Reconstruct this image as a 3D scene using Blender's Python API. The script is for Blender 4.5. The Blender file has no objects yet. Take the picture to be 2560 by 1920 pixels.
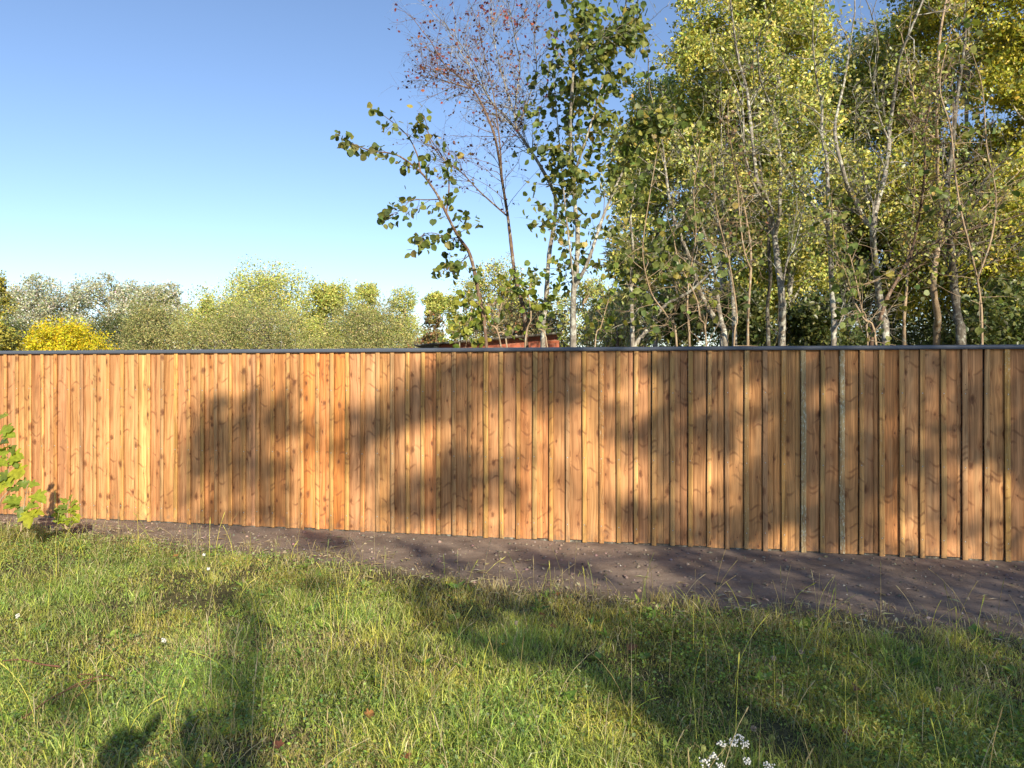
import bpy, math, random
import numpy as np
from mathutils import Vector

# ------------------------------------------------------------------ camera, sky, sun, exposure
scene = bpy.context.scene
COL = scene.collection
R = math.radians
F = 1923.0            # focal length in pixels of the 2560 px wide photograph
HZ = 924.0            # row of the horizon
EYE = 1.6
SUN_AZ, SUN_EL = R(22.0), R(22.0)     # sun stands behind the viewer, a little to the right

cam_d = bpy.data.cameras.new('camera')
cam_d.sensor_width = 36.0
cam_d.lens = F / 2560.0 * 36.0
cam_d.shift_y = -(960.0 - HZ) / 2560.0
cam_d.clip_start, cam_d.clip_end = 0.05, 2000.0
cam = bpy.data.objects.new('camera', cam_d)
cam.location = (0, 0, EYE)
cam.rotation_euler = (R(90), 0, 0)
COL.objects.link(cam)
scene.camera = cam

world = bpy.data.worlds.new('World')
scene.world = world
world.use_nodes = True
wn = world.node_tree
bg = wn.nodes['Background']
sky = wn.nodes.new('ShaderNodeTexSky')
sky.sky_type = 'NISHITA'
sky.sun_disc = False
sky.sun_elevation = SUN_EL
sky.sun_rotation = R(180) - SUN_AZ
sky.air_density, sky.dust_density, sky.ozone_density = 0.85, 0.15, 2.4
tint = wn.nodes.new('ShaderNodeMix')
tint.data_type, tint.blend_type = 'RGBA', 'MULTIPLY'
tint.inputs[0].default_value = 1.0
tint.inputs[7].default_value = (1.0, 0.965, 0.99, 1.0)
wn.links.new(sky.outputs[0], tint.inputs[6])
wn.links.new(tint.outputs[2], bg.inputs[0])
bg.inputs[1].default_value = 0.117

TO_SUN = Vector((math.sin(SUN_AZ) * math.cos(SUN_EL), -math.cos(SUN_AZ) * math.cos(SUN_EL), math.sin(SUN_EL)))
sun_d = bpy.data.lights.new('sun', 'SUN')
sun_d.energy = 4.8
sun_d.angle = R(0.53)
sun_d.color = (1.0, 0.88, 0.70)
sun_o = bpy.data.objects.new('sun', sun_d)
sun_o.rotation_euler = TO_SUN.to_track_quat('Z', 'Y').to_euler()
sun_o.location = (8, -20, 14)
COL.objects.link(sun_o)

scene.view_settings.view_transform = 'Standard'
scene.view_settings.look = 'None'
scene.view_settings.exposure = 0.74
scene.view_settings.gamma = 1.0
scene.cycles.max_bounces = 8
scene.cycles.diffuse_bounces = 3
scene.cycles.transmission_bounces = 4
scene.cycles.sample_clamp_indirect = 6.0

# ------------------------------------------------------------------ helpers
rs = np.random.RandomState(7)


def tag(o, label=None, cat=None, group=None, kind=None):
    if label: o['label'] = label
    if cat: o['category'] = cat
    if group: o['group'] = group
    if kind: o['kind'] = kind
    return o


def empty(name, loc, label, cat, group=None, rz=0.0):
    o = bpy.data.objects.new(name, None)
    o.empty_display_size = 0.2
    o.location = loc
    o.rotation_euler = (0, 0, rz)
    COL.objects.link(o)
    return tag(o, label, cat, group)


def px(x, y, Z):
    """a point of the place seen at photo pixel (x, y) and standing Z metres ahead"""
    return np.array(((x - 1280.0) / F * Z, Z, EYE - (y - HZ) / F * Z))


def ground_px(x, y, h=0.0):
    Z = (EYE - h) * F / (y - HZ)
    return (x - 1280.0) / F * Z, Z


class MB:
    """collects triangles and quads for ONE mesh"""
    def __init__(self):
        self.v, self.f, self.c, self.n = [], [], [], 0

    def add(self, v, f, col=None):
        v = np.asarray(v, float).reshape(-1, 3)
        f = np.asarray(f, int)
        self.v.append(v)
        self.f.append(f + self.n)
        if col is not None:
            c = np.asarray(col, float)
            if c.ndim == 1: c = np.tile(c, (len(v), 1))
            self.c.append(c)
        self.n += len(v)

    def tube(self, pts, rad, sides=6, col=None, wob=0.0):
        pts = np.asarray(pts, float)
        n = len(pts)
        rad = np.broadcast_to(np.asarray(rad, float), (n,))
        t = np.gradient(pts, axis=0)
        t /= np.linalg.norm(t, axis=1)[:, None] + 1e-9
        ref = np.array((0.31, 0.9, 0.2))
        a = np.cross(t, ref); a /= np.linalg.norm(a, axis=1)[:, None] + 1e-9
        b = np.cross(t, a)
        ang = np.arange(sides) * 2 * np.pi / sides
        rr = rad[:, None] * (1 + wob * rs.randn(n, sides))
        ring = pts[:, None, :] + rr[:, :, None] * (np.cos(ang)[None, :, None] * a[:, None, :] + np.sin(ang)[None, :, None] * b[:, None, :])
        i = np.arange(n - 1)[:, None] * sides
        j = np.arange(sides)[None, :]
        k = (j + 1) % sides
        q = np.stack([i + j, i + k, i + sides + k, i + sides + j], -1).reshape(-1, 4)
        self.add(ring.reshape(-1, 3), q, col)

    def box(self, x0, x1, y0, y1, z0, z1):
        v = [(x, y, z) for z in (z0, z1) for y in (y0, y1) for x in (x0, x1)]
        self.add(v, [(0, 2, 3, 1), (4, 5, 7, 6), (0, 1, 5, 4), (2, 6, 7, 3), (0, 4, 6, 2), (1, 3, 7, 5)])

    def build(self, name, mat, parent=None, smooth=False, loc=None):
        me = bpy.data.meshes.new(name)
        V = np.concatenate(self.v) if self.v else np.zeros((0, 3))
        me.vertices.add(len(V))
        me.vertices.foreach_set('co', V.astype(np.float32).ravel())
        loops = np.concatenate([f.ravel() for f in self.f]).astype(np.int32)
        sizes = np.concatenate([np.full(len(f), f.shape[1], np.int32) for f in self.f])
        starts = np.concatenate([[0], np.cumsum(sizes)[:-1]]).astype(np.int32)
        me.loops.add(len(loops))
        me.loops.foreach_set('vertex_index', loops)
        me.polygons.add(len(sizes))
        me.polygons.foreach_set('loop_start', starts)
        me.polygons.foreach_set('loop_total', sizes)
        if smooth: me.polygons.foreach_set('use_smooth', np.ones(len(sizes), bool))
        if self.c:
            C = np.concatenate(self.c)
            at = me.attributes.new('col', 'FLOAT_COLOR', 'POINT')
            at.data.foreach_set('color', np.concatenate([C, np.ones((len(C), 1))], 1).astype(np.float32).ravel())
        me.update(calc_edges=True)
        me.materials.append(mat)
        o = bpy.data.objects.new(name, me)
        COL.objects.link(o)
        if parent: o.parent = parent
        if loc is not None: o.location = loc
        return o


def unit(a):
    return a / (np.linalg.norm(a, axis=-1, keepdims=True) + 1e-9)


# leaf outlines: vertices (across, along, up) and triangles / quads
def leaf_outline(kind):
    if kind == 'rhomb':
        v = [(0, 0, 0), (.34, .45, .05), (0, 1, -.04), (-.34, .45, .05)]
        return np.array(v, float), np.array([(0, 1, 2), (0, 2, 3)])
    if kind == 'oval':
        v = [(0, 0, 0), (.25, .25, .06), (.3, .55, .07), (0, 1, -.06), (-.3, .55, .07), (-.25, .25, .06), (0, .45, -.02)]
        return np.array(v, float), np.array([(0, 1, 6), (1, 2, 6), (2, 3, 6), (3, 4, 6), (4, 5, 6), (5, 0, 6)])
    if kind == 'slim':
        v = [(0, 0, 0), (.11, .4, .03), (0, 1, -.08), (-.11, .4, .03)]
        return np.array(v, float), np.array([(0, 1, 2), (0, 2, 3)])
    if kind == 'round':      # hazel: broad, nearly round, short tip, folded at the midrib
        half = [(.16, .0, .02), (.37, .12, .05), (.47, .34, .08), (.47, .55, .09), (.36, .76, .06), (.17, .9, .0)]
        v = [(0, .06, 0)] + half + [(0, 1.04, -.1)] + [(-a, b, c) for a, b, c in half[::-1]] + [(0, .5, -.03)]
        n = len(v) - 1
        return np.array(v, float), np.array([(i, (i + 1) % n, n) for i in range(n)])
    if kind == 'lobed':      # five blunt lobes, like a fig or young maple leaf
        half = [(.10, .02, 0), (.34, -.02, .03), (.46, .14, .06), (.30, .27, .04), (.52, .40, .09), (.55, .60, .08), (.27, .55, .03), (.28, .78, .05), (.16, .95, 0)]
        v = [(0, .06, 0)] + half + [(0, 1.06, -.1)] + [(-a, b, c) for a, b, c in half[::-1]] + [(0, .42, -.04)]
        n = len(v) - 1
        return np.array(v, float), np.array([(i, (i + 1) % n, n) for i in range(n)])


def put_leaves(mb, kind, pos, size, col, axis=None, normal=None, flat=0.6, curl=0.0):
    """leaves of one outline at pos; axis = direction from stalk to tip, normal = upper side"""
    pos = np.asarray(pos, float).reshape(-1, 3)
    n = len(pos)
    if n == 0: return
    tv, tf = leaf_outline(kind)
    if axis is None: axis = rs.randn(n, 3)
    axis = unit(np.asarray(axis, float))
    if normal is None:
        normal = rs.randn(n, 3) + np.array((0, 0, flat))
    nn = unit(np.cross(np.cross(axis, normal), axis) + 1e-6)
    side = np.cross(axis, nn)
    size = np.broadcast_to(np.asarray(size, float), (n,))
    wid = 0.8 + 0.4 * rs.rand(n)
    up = tv[None, :, 2] * (1 + curl * rs.randn(n, 1))
    P = pos[:, None, :] + size[:, None, None] * (
        (tv[None, :, 0] * wid[:, None])[:, :, None] * side[:, None, :] + tv[None, :, 1, None] * axis[:, None, :] + up[:, :, None] * nn[:, None, :])
    k = len(tv)
    Fc = (tf[None] + (np.arange(n) * k)[:, None, None]).reshape(-1, tf.shape[1])
    mb.add(P.reshape(-1, 3), Fc, np.repeat(np.asarray(col, float).reshape(n, 3), k, 0))


def palette(n, cols, weights=None, jit=0.18):
    cols = np.asarray(cols, float)
    w = np.ones(len(cols)) if weights is None else np.asarray(weights, float)
    c = cols[rs.choice(len(cols), n, p=w / w.sum())]
    return np.clip(c * (1 + jit * rs.randn(n, 1)) * (1 + 0.08 * rs.randn(n, 3)), 0.004, 0.9)


def smooth_path(pts, step=5):
    pts = np.asarray(pts, float)
    P = np.vstack([2 * pts[0] - pts[1], pts, 2 * pts[-1] - pts[-2]])
    out = []
    for i in range(1, len(P) - 2):
        p0, p1, p2, p3 = P[i - 1:i + 3]
        for t in np.arange(step) / step:
            out.append(0.5 * (2 * p1 + (p2 - p0) * t + (2 * p0 - 5 * p1 + 4 * p2 - p3) * t * t + (3 * p1 - p0 - 3 * p2 + p3) * t ** 3))
    out.append(P[-2])
    return np.array(out)


_lat = np.random.RandomState(3).rand(256, 256)


def vnoise(x, y):
    xi, yi = np.floor(x).astype(int), np.floor(y).astype(int)
    fx, fy = x - xi, y - yi
    fx, fy = fx * fx * (3 - 2 * fx), fy * fy * (3 - 2 * fy)
    g = lambda a, b: _lat[a % 256, b % 256]
    return (g(xi, yi) * (1 - fx) + g(xi + 1, yi) * fx) * (1 - fy) + (g(xi, yi + 1) * (1 - fx) + g(xi + 1, yi + 1) * fx) * fy


def fbm(x, y, o=4):
    s, a = 0, 0.5
    for k in range(o):
        s = s + a * vnoise(x * 2 ** k + 17.3 * k, y * 2 ** k + 9.1 * k)
        a *= 0.5
    return s


def inside(poly, x, y):
    poly = np.asarray(poly, float)
    r = np.zeros(np.shape(x), bool)
    j = len(poly) - 1
    for i in range(len(poly)):
        xi, yi = poly[i]; xj, yj = poly[j]
        c = ((yi > y) != (yj > y)) & (x < (xj - xi) * (y - yi) / (yj - yi + 1e-9) + xi)
        r ^= c
        j = i
    return r


# ------------------------------------------------------------------ materials
class Nodes:
    def __init__(self, name):
        self.m = bpy.data.materials.new(name)
        self.m.use_nodes = True
        self.t = self.m.node_tree
        self.bsdf = self.t.nodes['Principled BSDF']
        self.out = self.t.nodes['Material Output']

    def n(self, typ, ins=None, **kw):
        nd = self.t.nodes.new('ShaderNode' + typ)
        for k, v in kw.items(): setattr(nd, k, v)
        for k, v in (ins or {}).items(): self.set(nd.inputs[k], v)
        return nd

    def set(self, sock, v):
        if isinstance(v, bpy.types.NodeSocket): self.t.links.new(v, sock)
        else: sock.default_value = v

    def math(self, op, a, b=0.0, c=None, clamp=False):
        nd = self.n('Math', operation=op, use_clamp=clamp)
        self.set(nd.inputs[0], a); self.set(nd.inputs[1], b)
        if c is not None: self.set(nd.inputs[2], c)
        return nd.outputs[0]

    def mix(self, fac, a, b, mode='MIX'):
        nd = self.n('Mix', data_type='RGBA', blend_type=mode)
        self.set(nd.inputs[0], fac)
        for s, v in ((nd.inputs[6], a), (nd.inputs[7], b)):
            self.set(s, v if isinstance(v, bpy.types.NodeSocket) else (*v, 1.0))
        return nd.outputs[2]

    def ramp(self, v, a, b, lo=0.0, hi=1.0):
        nd = self.n('MapRange', interpolation_type='SMOOTHSTEP')
        for i, q in enumerate((v, a, b, lo, hi)): self.set(nd.inputs[i], q)
        return nd.outputs[0]

    def noise(self, vec, scale=1.0, detail=2.0, rough=0.5, dist=0.0):
        nd = self.n('TexNoise', {'Vector': vec, 'Scale': scale, 'Detail': detail, 'Roughness': rough, 'Distortion': dist})
        return nd.outputs[0]

    def comb(self, x, y, z):
        return self.n('CombineXYZ', {0: x, 1: y, 2: z}).outputs[0]

    def attr(self, name):
        return self.n('Attribute', attribute_name=name)

    def bump(self, h, strength, dist):
        return self.n('Bump', {'Height': h, 'Strength': strength, 'Distance': dist}).outputs[0]


def leaf_mat(name, trans=0.35, rough=0.5, spec=0.35):
    q = Nodes(name)
    col = q.attr('col').outputs['Color']
    co = q.n('TexCoord').outputs['Object']
    mott = q.ramp(q.noise(co, 34.0, 2.0), 0.3, 0.7, 0.78, 1.2)
    col = q.mix(1.0, col, q.comb(mott, mott, mott), 'MULTIPLY')
    q.set(q.bsdf.inputs['Base Color'], col)
    q.bsdf.inputs['Roughness'].default_value = rough
    q.bsdf.inputs['Specular IOR Level'].default_value = spec
    tr = q.n('BsdfTranslucent', {'Color': q.mix(1.0, col, (1.25, 1.2, 0.6), 'MULTIPLY')})
    mx = q.n('MixShader', {0: trans})
    q.t.links.new(q.bsdf.outputs[0], mx.inputs[1])
    q.t.links.new(tr.outputs[0], mx.inputs[2])
    q.t.links.new(mx.outputs[0], q.out.inputs[0])
    return q.m


def bark_mat(name, c1, c2, lichen, amount=0.5, scale=18.0):
    q = Nodes(name)
    co = q.n('TexCoord').outputs['Object']
    st = q.n('Mapping', {'Vector': co, 'Scale': (1, 1, 0.35)}).outputs[0]
    a = q.noise(st, scale * 2.2, 4.0, 0.6)
    col = q.mix(q.ramp(a, 0.35, 0.65), c1, c2)
    b = q.noise(co, scale, 3.0, 0.65)
    col = q.mix(q.ramp(b, 0.62 - 0.2 * amount, 0.70 - 0.2 * amount, 0, 0.9), col, lichen)
    q.set(q.bsdf.inputs['Base Color'], col)
    q.bsdf.inputs['Roughness'].default_value = 0.85
    q.bsdf.inputs['Specular IOR Level'].default_value = 0.2
    q.set(q.bsdf.inputs['Normal'], q.bump(a, 0.6, 0.01))
    return q.m


def wood_mat(name, nails=False):
    q = Nodes(name)
    co = q.n('TexCoord').outputs['Object']
    sep = q.n('SeparateXYZ', {0: co})
    x, y, z = sep.outputs
    rnd = q.attr('rnd').outputs['Fac']
    tone = q.attr('tone').outputs['Color']
    lich = q.attr('lichen').outputs['Fac']
    w = q.math('MULTIPLY', rnd, 137.0)
    w2 = q.math('MULTIPLY', rnd, 71.0)
    # round knots
    kx = q.math('MULTIPLY_ADD', x, 9.0, w)
    kz = q.math('MULTIPLY_ADD', z, 5.2, w2)
    kv = q.comb(kx, kz, 0.0)
    warp = q.noise(q.comb(q.math('MULTIPLY', x, 30.0), w, q.math('MULTIPLY', z, 30.0)), 1.0, 2.0)
    v1 = q.n('TexVoronoi', {'Vector': kv, 'Scale': 1.0, 'Randomness': 1.0}, voronoi_dimensions='2D')
    d1 = q.math('ADD', v1.outputs['Distance'], q.math('MULTIPLY_ADD', warp, 0.20, -0.10))
    pr = q.n('SeparateColor', {0: v1.outputs['Color']}).outputs
    rad = q.math('MAXIMUM', q.math('MULTIPLY_ADD', q.math('POWER', pr[0], 2.4), 0.24, -0.022), 0.004)
    k1 = q.ramp(q.math('DIVIDE', d1, rad), 0.75, 1.1, 1.0, 0.0)
    k1c = q.ramp(q.math('DIVIDE', d1, rad), 0.2, 0.7, 1.0, 0.6)
    k1 = q.math('MULTIPLY', k1, k1c)
    halo = q.math('MULTIPLY', q.ramp(d1, 0.02, 0.42, 1.0, 0.0), q.ramp(rad, 0.004, 0.03))
    # slanting branch traces (spike knots)
    sl = q.math('MULTIPLY', q.math('SINE', q.math('MULTIPLY_ADD', x, 42.0, w)), 0.022)
    zz = q.math('ADD', z, q.math('ADD', sl, q.math('MULTIPLY', warp, 0.012)))
    sv = q.comb(q.math('MULTIPLY_ADD', x, 6.0, w2), q.math('MULTIPLY_ADD', zz, 21.0, w), 0.0)
    v2 = q.n('TexVoronoi', {'Vector': sv, 'Scale': 1.0}, voronoi_dimensions='2D')
    p2 = q.n('SeparateColor', {0: v2.outputs['Color']}).outputs
    on = q.ramp(p2[1], 0.80, 0.86)
    k2 = q.math('MULTIPLY', on, q.ramp(v2.outputs['Distance'], 0.06, 0.42, 0.9, 0.0))
    # grain
    bend = q.math('ADD', q.math('MULTIPLY', halo, 0.016), q.math('MULTIPLY', q.noise(q.comb(q.math('MULTIPLY', x, 4.0), w, q.math('MULTIPLY', z, 1.1)), 1.0, 2.0), 0.06))
    gx = q.math('ADD', x, bend)
    fine = q.noise(q.comb(q.math('MULTIPLY', gx, 260.0), w, q.math('MULTIPLY', z, 1.6)), 1.0, 3.0, 0.6)
    broad = q.noise(q.comb(q.math('MULTIPLY', gx, 46.0), w2, q.math('MULTIPLY', z, 0.7)), 1.0, 2.0)
    cath = q.math('SINE', q.math('MULTIPLY', q.noise(q.comb(q.math('MULTIPLY', gx, 7.0), w, q.math('MULTIPLY', z, 0.55)), 1.0, 1.0), 95.0))
    g = q.math('ADD', q.math('MULTIPLY_ADD', q.ramp(fine, 0.3, 0.7), 0.30, -0.15), q.math('MULTIPLY_ADD', q.ramp(broad, 0.3, 0.7), 0.34, -0.17))
    g = q.math('ADD', g, q.math('MULTIPLY', cath, 0.07))
    patch = q.noise(q.comb(q.math('MULTIPLY', x, 6.0), w, q.math('MULTIPLY', z, 1.7)), 1.0, 3.0)
    g = q.math('ADD', g, q.math('MULTIPLY_ADD', patch, 0.7, -0.35))
    lum = q.math('ADD', 1.0, q.math('MULTIPLY', g, 1.25))
    col = q.mix(1.0, tone, q.comb(lum, q.math('POWER', lum, 1.12), q.math('POWER', lum, 1.25)), 'MULTIPLY')
    # greenish treatment bloom in broad patches
    gp = q.noise(q.comb(q.math('MULTIPLY', x, 9.0), w2, q.math('MULTIPLY', z, 1.2)), 1.0, 2.0)
    col = q.mix(q.ramp(gp, 0.55, 0.8, 0.0, 0.35), col, (0.27, 0.19, 0.075))
    col = q.mix(q.math('MULTIPLY', halo, 0.42), col, (0.30, 0.115, 0.045))
    sm = q.noise(q.comb(q.math('MULTIPLY', gx, 21.0), w, q.math('MULTIPLY', z, 2.6)), 1.0, 4.0, 0.65)
    col = q.mix(q.ramp(sm, 0.52, 0.74, 0.0, 0.62), col, (0.215, 0.098, 0.040))
    lt = q.noise(q.comb(q.math('MULTIPLY', gx, 15.0), w2, q.math('MULTIPLY', z, 1.4)), 1.0, 3.0)
    col = q.mix(q.ramp(lt, 0.54, 0.75, 0.0, 0.5), col, (0.62, 0.36, 0.165))
    col = q.mix(q.math('MULTIPLY', k2, 0.62), col, (0.16, 0.062, 0.028))
    col = q.mix(q.math('MULTIPLY', k1, 0.74), col, (0.115, 0.046, 0.022))
    # cracks
    cr = q.noise(q.comb(q.math('MULTIPLY', gx, 95.0), w2, q.math('MULTIPLY', z, 0.9)), 1.0, 1.0)
    col = q.mix(q.ramp(cr, 0.79, 0.83, 0.0, 0.6), col, (0.10, 0.05, 0.025))
    # lichen flecks on some battens
    lf = q.noise(q.comb(q.math('MULTIPLY', x, 120.0), w, q.math('MULTIPLY', z, 34.0)), 1.0, 5.0, 0.75)
    lb = q.noise(q.comb(w, w2, q.math('MULTIPLY', z, 3.0)), 1.0, 2.0)
    lm = q.math('MULTIPLY_ADD', lb, 0.12, lf)
    th = q.math('SUBTRACT', 0.83, q.math('MULTIPLY', lich, 0.26))
    col = q.mix(q.ramp(lm, th, q.math('ADD', th, 0.05), 0.0, 0.9), col, (0.66, 0.66, 0.50))
    zg = q.n('SeparateXYZ', {0: q.n('NewGeometry').outputs['Position']}).outputs[2]
    sp = q.noise(q.comb(q.math('MULTIPLY', x, 28.0), w, q.math('MULTIPLY', z, 16.0)), 1.0, 4.0, 0.7)
    splash = q.math('MULTIPLY', q.ramp(zg, 0.0, 0.22, 1.0, 0.0), q.ramp(sp, 0.42, 0.66))
    col = q.mix(q.math('MULTIPLY', splash, 0.55), col, (0.15, 0.11, 0.08))
    if nails:
        zn = q.math('SUBTRACT', q.math('FRACT', q.math('MULTIPLY_ADD', z, 1.0 / 0.62, 0.25)), 0.5)
        zn = q.math('MULTIPLY', q.math('ADD', zn, q.math('MULTIPLY_ADD', rnd, 0.03, -0.015)), 0.62)
        xn = q.math('SUBTRACT', x, q.math('MULTIPLY_ADD', rnd, 0.006, 0.017))
        dn = q.math('SQRT', q.math('ADD', q.math('POWER', q.math('ABSOLUTE', xn), 2.0), q.math('POWER', q.math('ABSOLUTE', zn), 2.0)))
        col = q.mix(q.ramp(dn, 0.004, 0.012, 0.45, 0.0), col, (0.10, 0.06, 0.04))
        col = q.mix(q.ramp(dn, 0.0035, 0.0048, 1.0, 0.0), col, (0.55, 0.54, 0.50))
    q.set(q.bsdf.inputs['Base Color'], col)
    q.bsdf.inputs['Roughness'].default_value = 0.7
    q.bsdf.inputs['Specular IOR Level'].default_value = 0.25
    h = q.math('SUBTRACT', q.math('MULTIPLY_ADD', fine, 0.5, q.math('MULTIPLY', broad, 0.5)), q.math('MULTIPLY', q.math('ADD', k1, k2), 0.8))
    q.set(q.bsdf.inputs['Normal'], q.bump(h, 0.55, 0.004))
    return q.m


def soil_mat():
    q = Nodes('soil')
    co = q.n('TexCoord').outputs['Object']
    turf = q.attr('col').outputs['Color']
    a = q.noise(co, 3.0, 5.0, 0.6)
    b = q.noise(co, 38.0, 5.0, 0.7)
    c = q.noise(co, 160.0, 3.0, 0.6)
    col = q.mix(q.ramp(a, 0.3, 0.7), (0.195, 0.15, 0.115), (0.315, 0.245, 0.188))
    col = q.mix(q.ramp(b, 0.5, 0.72, 0, 0.6), col, (0.155, 0.106, 0.078))
    col = q.mix(q.ramp(c, 0.60, 0.74, 0, 0.55), col, (0.27, 0.21, 0.16))
    vo = q.n('TexVoronoi', {'Vector': co, 'Scale': 34.0})
    rr = q.n('SeparateColor', {0: vo.outputs['Color']}).outputs
    spot = q.math('MULTIPLY', q.ramp(rr[0], 0.93, 0.95), q.ramp(vo.outputs['Distance'], 0.14, 0.2, 1, 0))
    col = q.mix(q.math('MULTIPLY', spot, 0.8), col, (0.40, 0.34, 0.27))
    under = q.mix(q.ramp(b, 0.35, 0.65), (0.055, 0.052, 0.024), (0.14, 0.12, 0.055))
    fac = q.n('SeparateColor', {0: turf}).outputs[0]
    col = q.mix(fac, col, under)
    q.set(q.bsdf.inputs['Base Color'], col)
    q.bsdf.inputs['Roughness'].default_value = 0.95
    q.bsdf.inputs['Specular IOR Level'].default_value = 0.1
    h = q.math('ADD', q.math('MULTIPLY', b, 0.8), q.math('MULTIPLY', c, 0.3))
    q.set(q.bsdf.inputs['Normal'], q.bump(h, 0.8, 0.010))
    return q.m


def plain_mat(name, col, rough=0.6, spec=0.3, nscale=20.0, var=0.2, bump=0.0, metallic=0.0):
    q = Nodes(name)
    co = q.n('TexCoord').outputs['Object']
    a = q.noise(co, nscale, 4.0, 0.6)
    m = q.ramp(a, 0.25, 0.75, 1 - var, 1 + var)
    q.set(q.bsdf.inputs['Base Color'], q.mix(1.0, col, q.comb(m, m, m), 'MULTIPLY'))
    q.bsdf.inputs['Roughness'].default_value = rough
    q.bsdf.inputs['Specular IOR Level'].default_value = spec
    q.bsdf.inputs['Metallic'].default_value = metallic
    if bump: q.set(q.bsdf.inputs['Normal'], q.bump(a, bump, 0.01))
    return q.m


def attr_mat(name, rough=0.8):
    q = Nodes(name)
    q.set(q.bsdf.inputs['Base Color'], q.attr('col').outputs['Color'])
    q.bsdf.inputs['Roughness'].default_value = rough
    return q.m


M_leaf = leaf_mat('leaf', 0.35, 0.38, 0.5)
M_far = leaf_mat('far_leaf', 0.32, 0.6, 0.3)
M_thick = leaf_mat('hazel_leaf', 0.42, 0.45, 0.4)
M_grass = leaf_mat('grass_blade', 0.38, 0.45, 0.35)
M_bark = bark_mat('grey_bark', (0.16, 0.135, 0.105), (0.30, 0.27, 0.22), (0.46, 0.46, 0.38), 0.55)
M_bark_brown = bark_mat('brown_bark', (0.10, 0.065, 0.045), (0.20, 0.13, 0.085), (0.30, 0.28, 0.22), 0.25)
M_bark_tan = bark_mat('tan_bark', (0.26, 0.18, 0.11), (0.40, 0.30, 0.19), (0.40, 0.38, 0.30), 0.2)
M_bark_dark = bark_mat('dark_bark', (0.07, 0.06, 0.045), (0.15, 0.13, 0.10), (0.27, 0.27, 0.22), 0.4)
M_wood = wood_mat('spruce_board')
M_batten = wood_mat('spruce_batten', True)
M_soil = soil_mat()
M_cap = plain_mat('anthracite_metal', (0.085, 0.098, 0.122), 0.40, 0.5, 3.0, 0.08)

# ------------------------------------------------------------------ ground
EDGE = [(-60, 7.95), (-5.6, 7.9), (-4.9, 7.65)]
for ex, ey in ((180, 1150), (250, 1170), (430, 1192), (600, 1204), (720, 1217), (850, 1240), (1000, 1262), (1150, 1278), (1300, 1300),
               (1500, 1315), (1750, 1335), (2000, 1362), (2212, 1388)):
    gx_, gy_ = ground_px(ex * 1.1573, ey * 1.1573)
    EDGE.append((gx_, gy_))
EDGE += [(6.0, 3.8), (60, 3.4)]
EDGE = np.array(EDGE)


def edge_y(x):
    return np.interp(x, EDGE[:, 0], EDGE[:, 1])


def gz(x, y):
    x = np.asarray(x, float); y = np.asarray(y, float)
    near = np.exp(-((x / 14) ** 2 + ((y - 4) / 9) ** 2))
    h = near * (0.05 * (fbm(x * 0.7 + 3, y * 0.7 + 8, 2) - 0.4) + 0.03 * (fbm(x * 3 + 30, y * 3 + 50, 3) - 0.45))
    h = h + 0.05 * np.exp(-(((x + 4.6) / 1.6) ** 2 + ((y - 6.2) / 1.3) ** 2))
    turf = 1 / (1 + np.exp(-(edge_y(x) - y) * 8))
    return h * np.clip(np.abs(y - (7.27 - 0.2116 * x)) * 1.5, 0.15, 1) + 0.025 * turf * near


def axis_steps(lo, hi, step, far):
    a = list(np.arange(lo, hi + 1e-6, step))
    d, s = hi, step
    while d < far:
        s *= 1.35; d += s; a.append(d)
    d, s = lo, step
    while d > -far:
        s *= 1.35; d -= s; a.insert(0, d)
    return np.array(a)


gxs, gys = axis_steps(-6.6, 5.6, 0.035, 900), axis_steps(2.4, 9.2, 0.03, 900)
GX, GY = np.meshgrid(gxs, gys)
GZ = gz(GX, GY)
soft = 1 / (1 + np.exp(-(edge_y(GX) - GY + 0.5 * (fbm(GX * 2.2, GY * 2.2) - 0.47)) * 9))
behind = GY > (7.6 - 0.2116 * GX)
turfm = np.where(behind, 0.9, soft)
soil_d = (1 - turfm) * (np.abs(GX) < 8) * (GY < 10)
GZ = GZ + soil_d * (0.010 * (fbm(GX * 9, GY * 9, 4) - 0.47) + 0.008 * (vnoise(GX * 40, GY * 40) - 0.5))
nx, ny = len(gxs), len(gys)
gm = MB()
ii = (np.arange(ny - 1)[:, None] * nx + np.arange(nx - 1)[None, :])
gm.add(np.stack([GX, GY, GZ], -1).reshape(-1, 3), np.stack([ii, ii + 1, ii + nx + 1, ii + nx], -1).reshape(-1, 4),
       np.repeat(turfm.reshape(-1, 1), 3, 1))
g_o = gm.build('ground', M_soil, smooth=True)
tag(g_o, kind='structure')

# ------------------------------------------------------------------ fence
P0 = np.array((-5.633, 8.463)); DIR = np.array((0.97836, -0.20693)); FLEN = 10.09
FROT = math.atan2(DIR[1], DIR[0])


def fence_s(xp):
    u = (xp - 1280.0) / F
    return (u * P0[1] - P0[0]) / (DIR[0] - u * DIR[1])


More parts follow.
